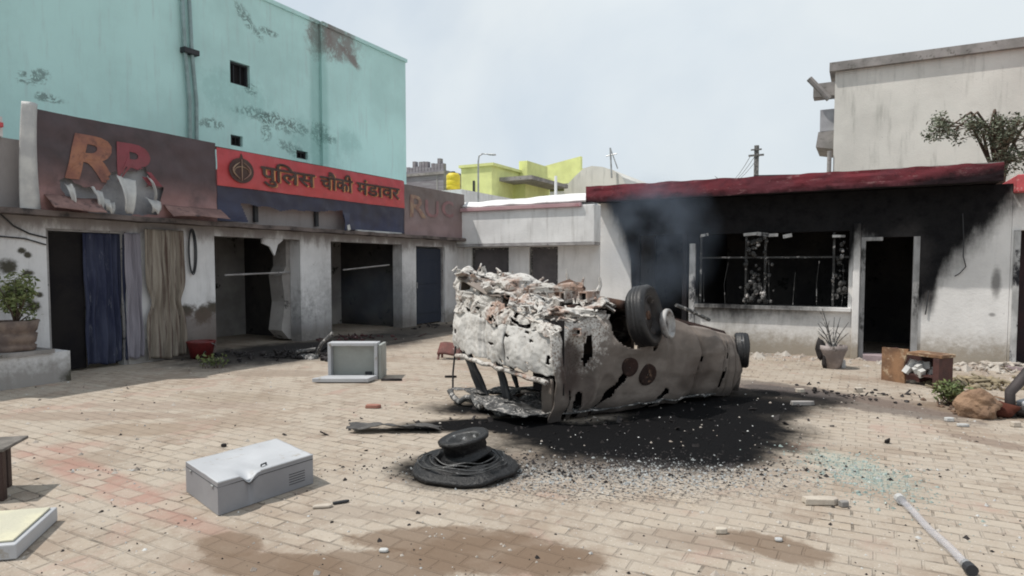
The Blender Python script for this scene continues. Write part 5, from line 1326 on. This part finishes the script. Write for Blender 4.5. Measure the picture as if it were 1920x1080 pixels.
def yard(r):
    D = 3.2+11*r.random()**1.2; X = r.uniform(-.85, .9)*D; p = U*X+FW*D
    if p.x < XL+.3 or p.y > YR-.3: p = U*X*.3+FW*5
    return p
scatter('pale_litter', 'pale grit and paper bits strewn over the paving', m_lt, 800, yard, .003, .009, 1)
scatter('dark_litter', 'dark burnt crumbs strewn over the paving', m_char, 1300, yard, .003, .009, 2)
scatter('stone_litter', 'brownish stone chips strewn over the paving', m_rubble, 900, yard, .005, .014, 3)
scatter('glass_crumbs', 'glittering broken glass crumbs at the front edge of the soot', simple('glass_crumb', (.42, .43, .43), (.2, .21, .21), 60, .3), 2200, around(1150, 892, .8, .2), .003, .008, 4)
scatter('soot_crumbs', 'black crumbs mixed with glass at the edge of the soot', m_char, 1800, around(1130, 875, .9, .22), .004, .011, 5)
scatter('green_glass_crumbs', 'sea green glass crumbs on the paving at lower right', simple('green_glass_crumb', (.30, .36, .33), (.2, .25, .235), 30, .3), 1100, around(1610, 890, .22, .34), .004, .009, 6)
scatter('wall_litter', 'litter along the foot of the burnt building', m_rubble, 260, lambda r: Vector((r.uniform(xr(1290), xr(1930)), YR-abs(r.gauss(0, .5))-.1, 0)), .02, .05, 7)
scatter('ash_litter', 'grey ash flakes around the wreck', m_char, 200, around(1150, 790, 1.3, .6), .006, .02, 8, shard=True)
# ================================================================ smoke
def smoke(name, label, c, size, dens, color, seed, p):
    m = MB()
    m.lathe([(.01, 0), (.6, .02), (.8, .15), (1, .5), (.95, .85), (.7, 1), (.01, 1)], Matrix.Translation(c) @ Matrix.Diagonal((size[0], size[1], size[2], 1)), 24)
    mt = bpy.data.materials.new(name); mt.use_nodes = True; n_ = mt.node_tree; n_.nodes.clear()
    out = n_.nodes.new('ShaderNodeOutputMaterial'); v = n_.nodes.new('ShaderNodeVolumePrincipled'); v.inputs['Color'].default_value = (*color, 1); v.inputs['Anisotropy'].default_value = .2
    g = n_.nodes.new('ShaderNodeNewGeometry'); nn = n_.nodes.new('ShaderNodeTexNoise'); nn.inputs['Scale'].default_value = 1.3; nn.inputs['Detail'].default_value = 3
    n_.links.new(g.outputs['Position'], nn.inputs['Vector'])
    # denser towards the middle of the plume
    vm = n_.nodes.new('ShaderNodeVectorMath'); vm.operation = 'SUBTRACT'; vm.inputs[1].default_value = (c.x, c.y, c.z+size[2]*.5)
    dv_ = n_.nodes.new('ShaderNodeVectorMath'); dv_.operation = 'DIVIDE'; dv_.inputs[1].default_value = (size[0], size[1], size[2]*.5)
    ln = n_.nodes.new('ShaderNodeVectorMath'); ln.operation = 'LENGTH'
    n_.links.new(g.outputs['Position'], vm.inputs[0]); n_.links.new(vm.outputs[0], dv_.inputs[0]); n_.links.new(dv_.outputs[0], ln.inputs[0])
    mr = n_.nodes.new('ShaderNodeMapRange'); mr.inputs[1].default_value = .95; mr.inputs[2].default_value = .2; mr.inputs[3].default_value = 0; mr.inputs[4].default_value = dens
    n_.links.new(ln.outputs['Value'], mr.inputs[0])
    m2 = n_.nodes.new('ShaderNodeMapRange'); m2.inputs[1].default_value = .35; m2.inputs[2].default_value = .65
    n_.links.new(nn.outputs[0], m2.inputs[0])
    mu = n_.nodes.new('ShaderNodeMath'); mu.operation = 'MULTIPLY'; n_.links.new(mr.outputs[0], mu.inputs[0]); n_.links.new(m2.outputs[0], mu.inputs[1])
    n_.links.new(mu.outputs[0], v.inputs['Density']); n_.links.new(v.outputs[0], out.inputs['Volume'])
    o = m.build('smoke', mt, None, smooth=True); o['label'] = label; o['kind'] = 'stuff'
c = ony(1225, 600, YR-1.0); c.z = .6
smoke('wall_smoke', 'thin bluish smoke drifting up before the blackened wall', c, (1.35, .5, 2.9), 1.25, (.52, .63, .80), 1, None)
c = G(700, 625); c.z = .05
smoke('yard_smoke', 'thin bluish smoke low in front of the middle openings', c, (1.2, 1.2, 1.6), .22, (.6, .7, .85), 2, None)
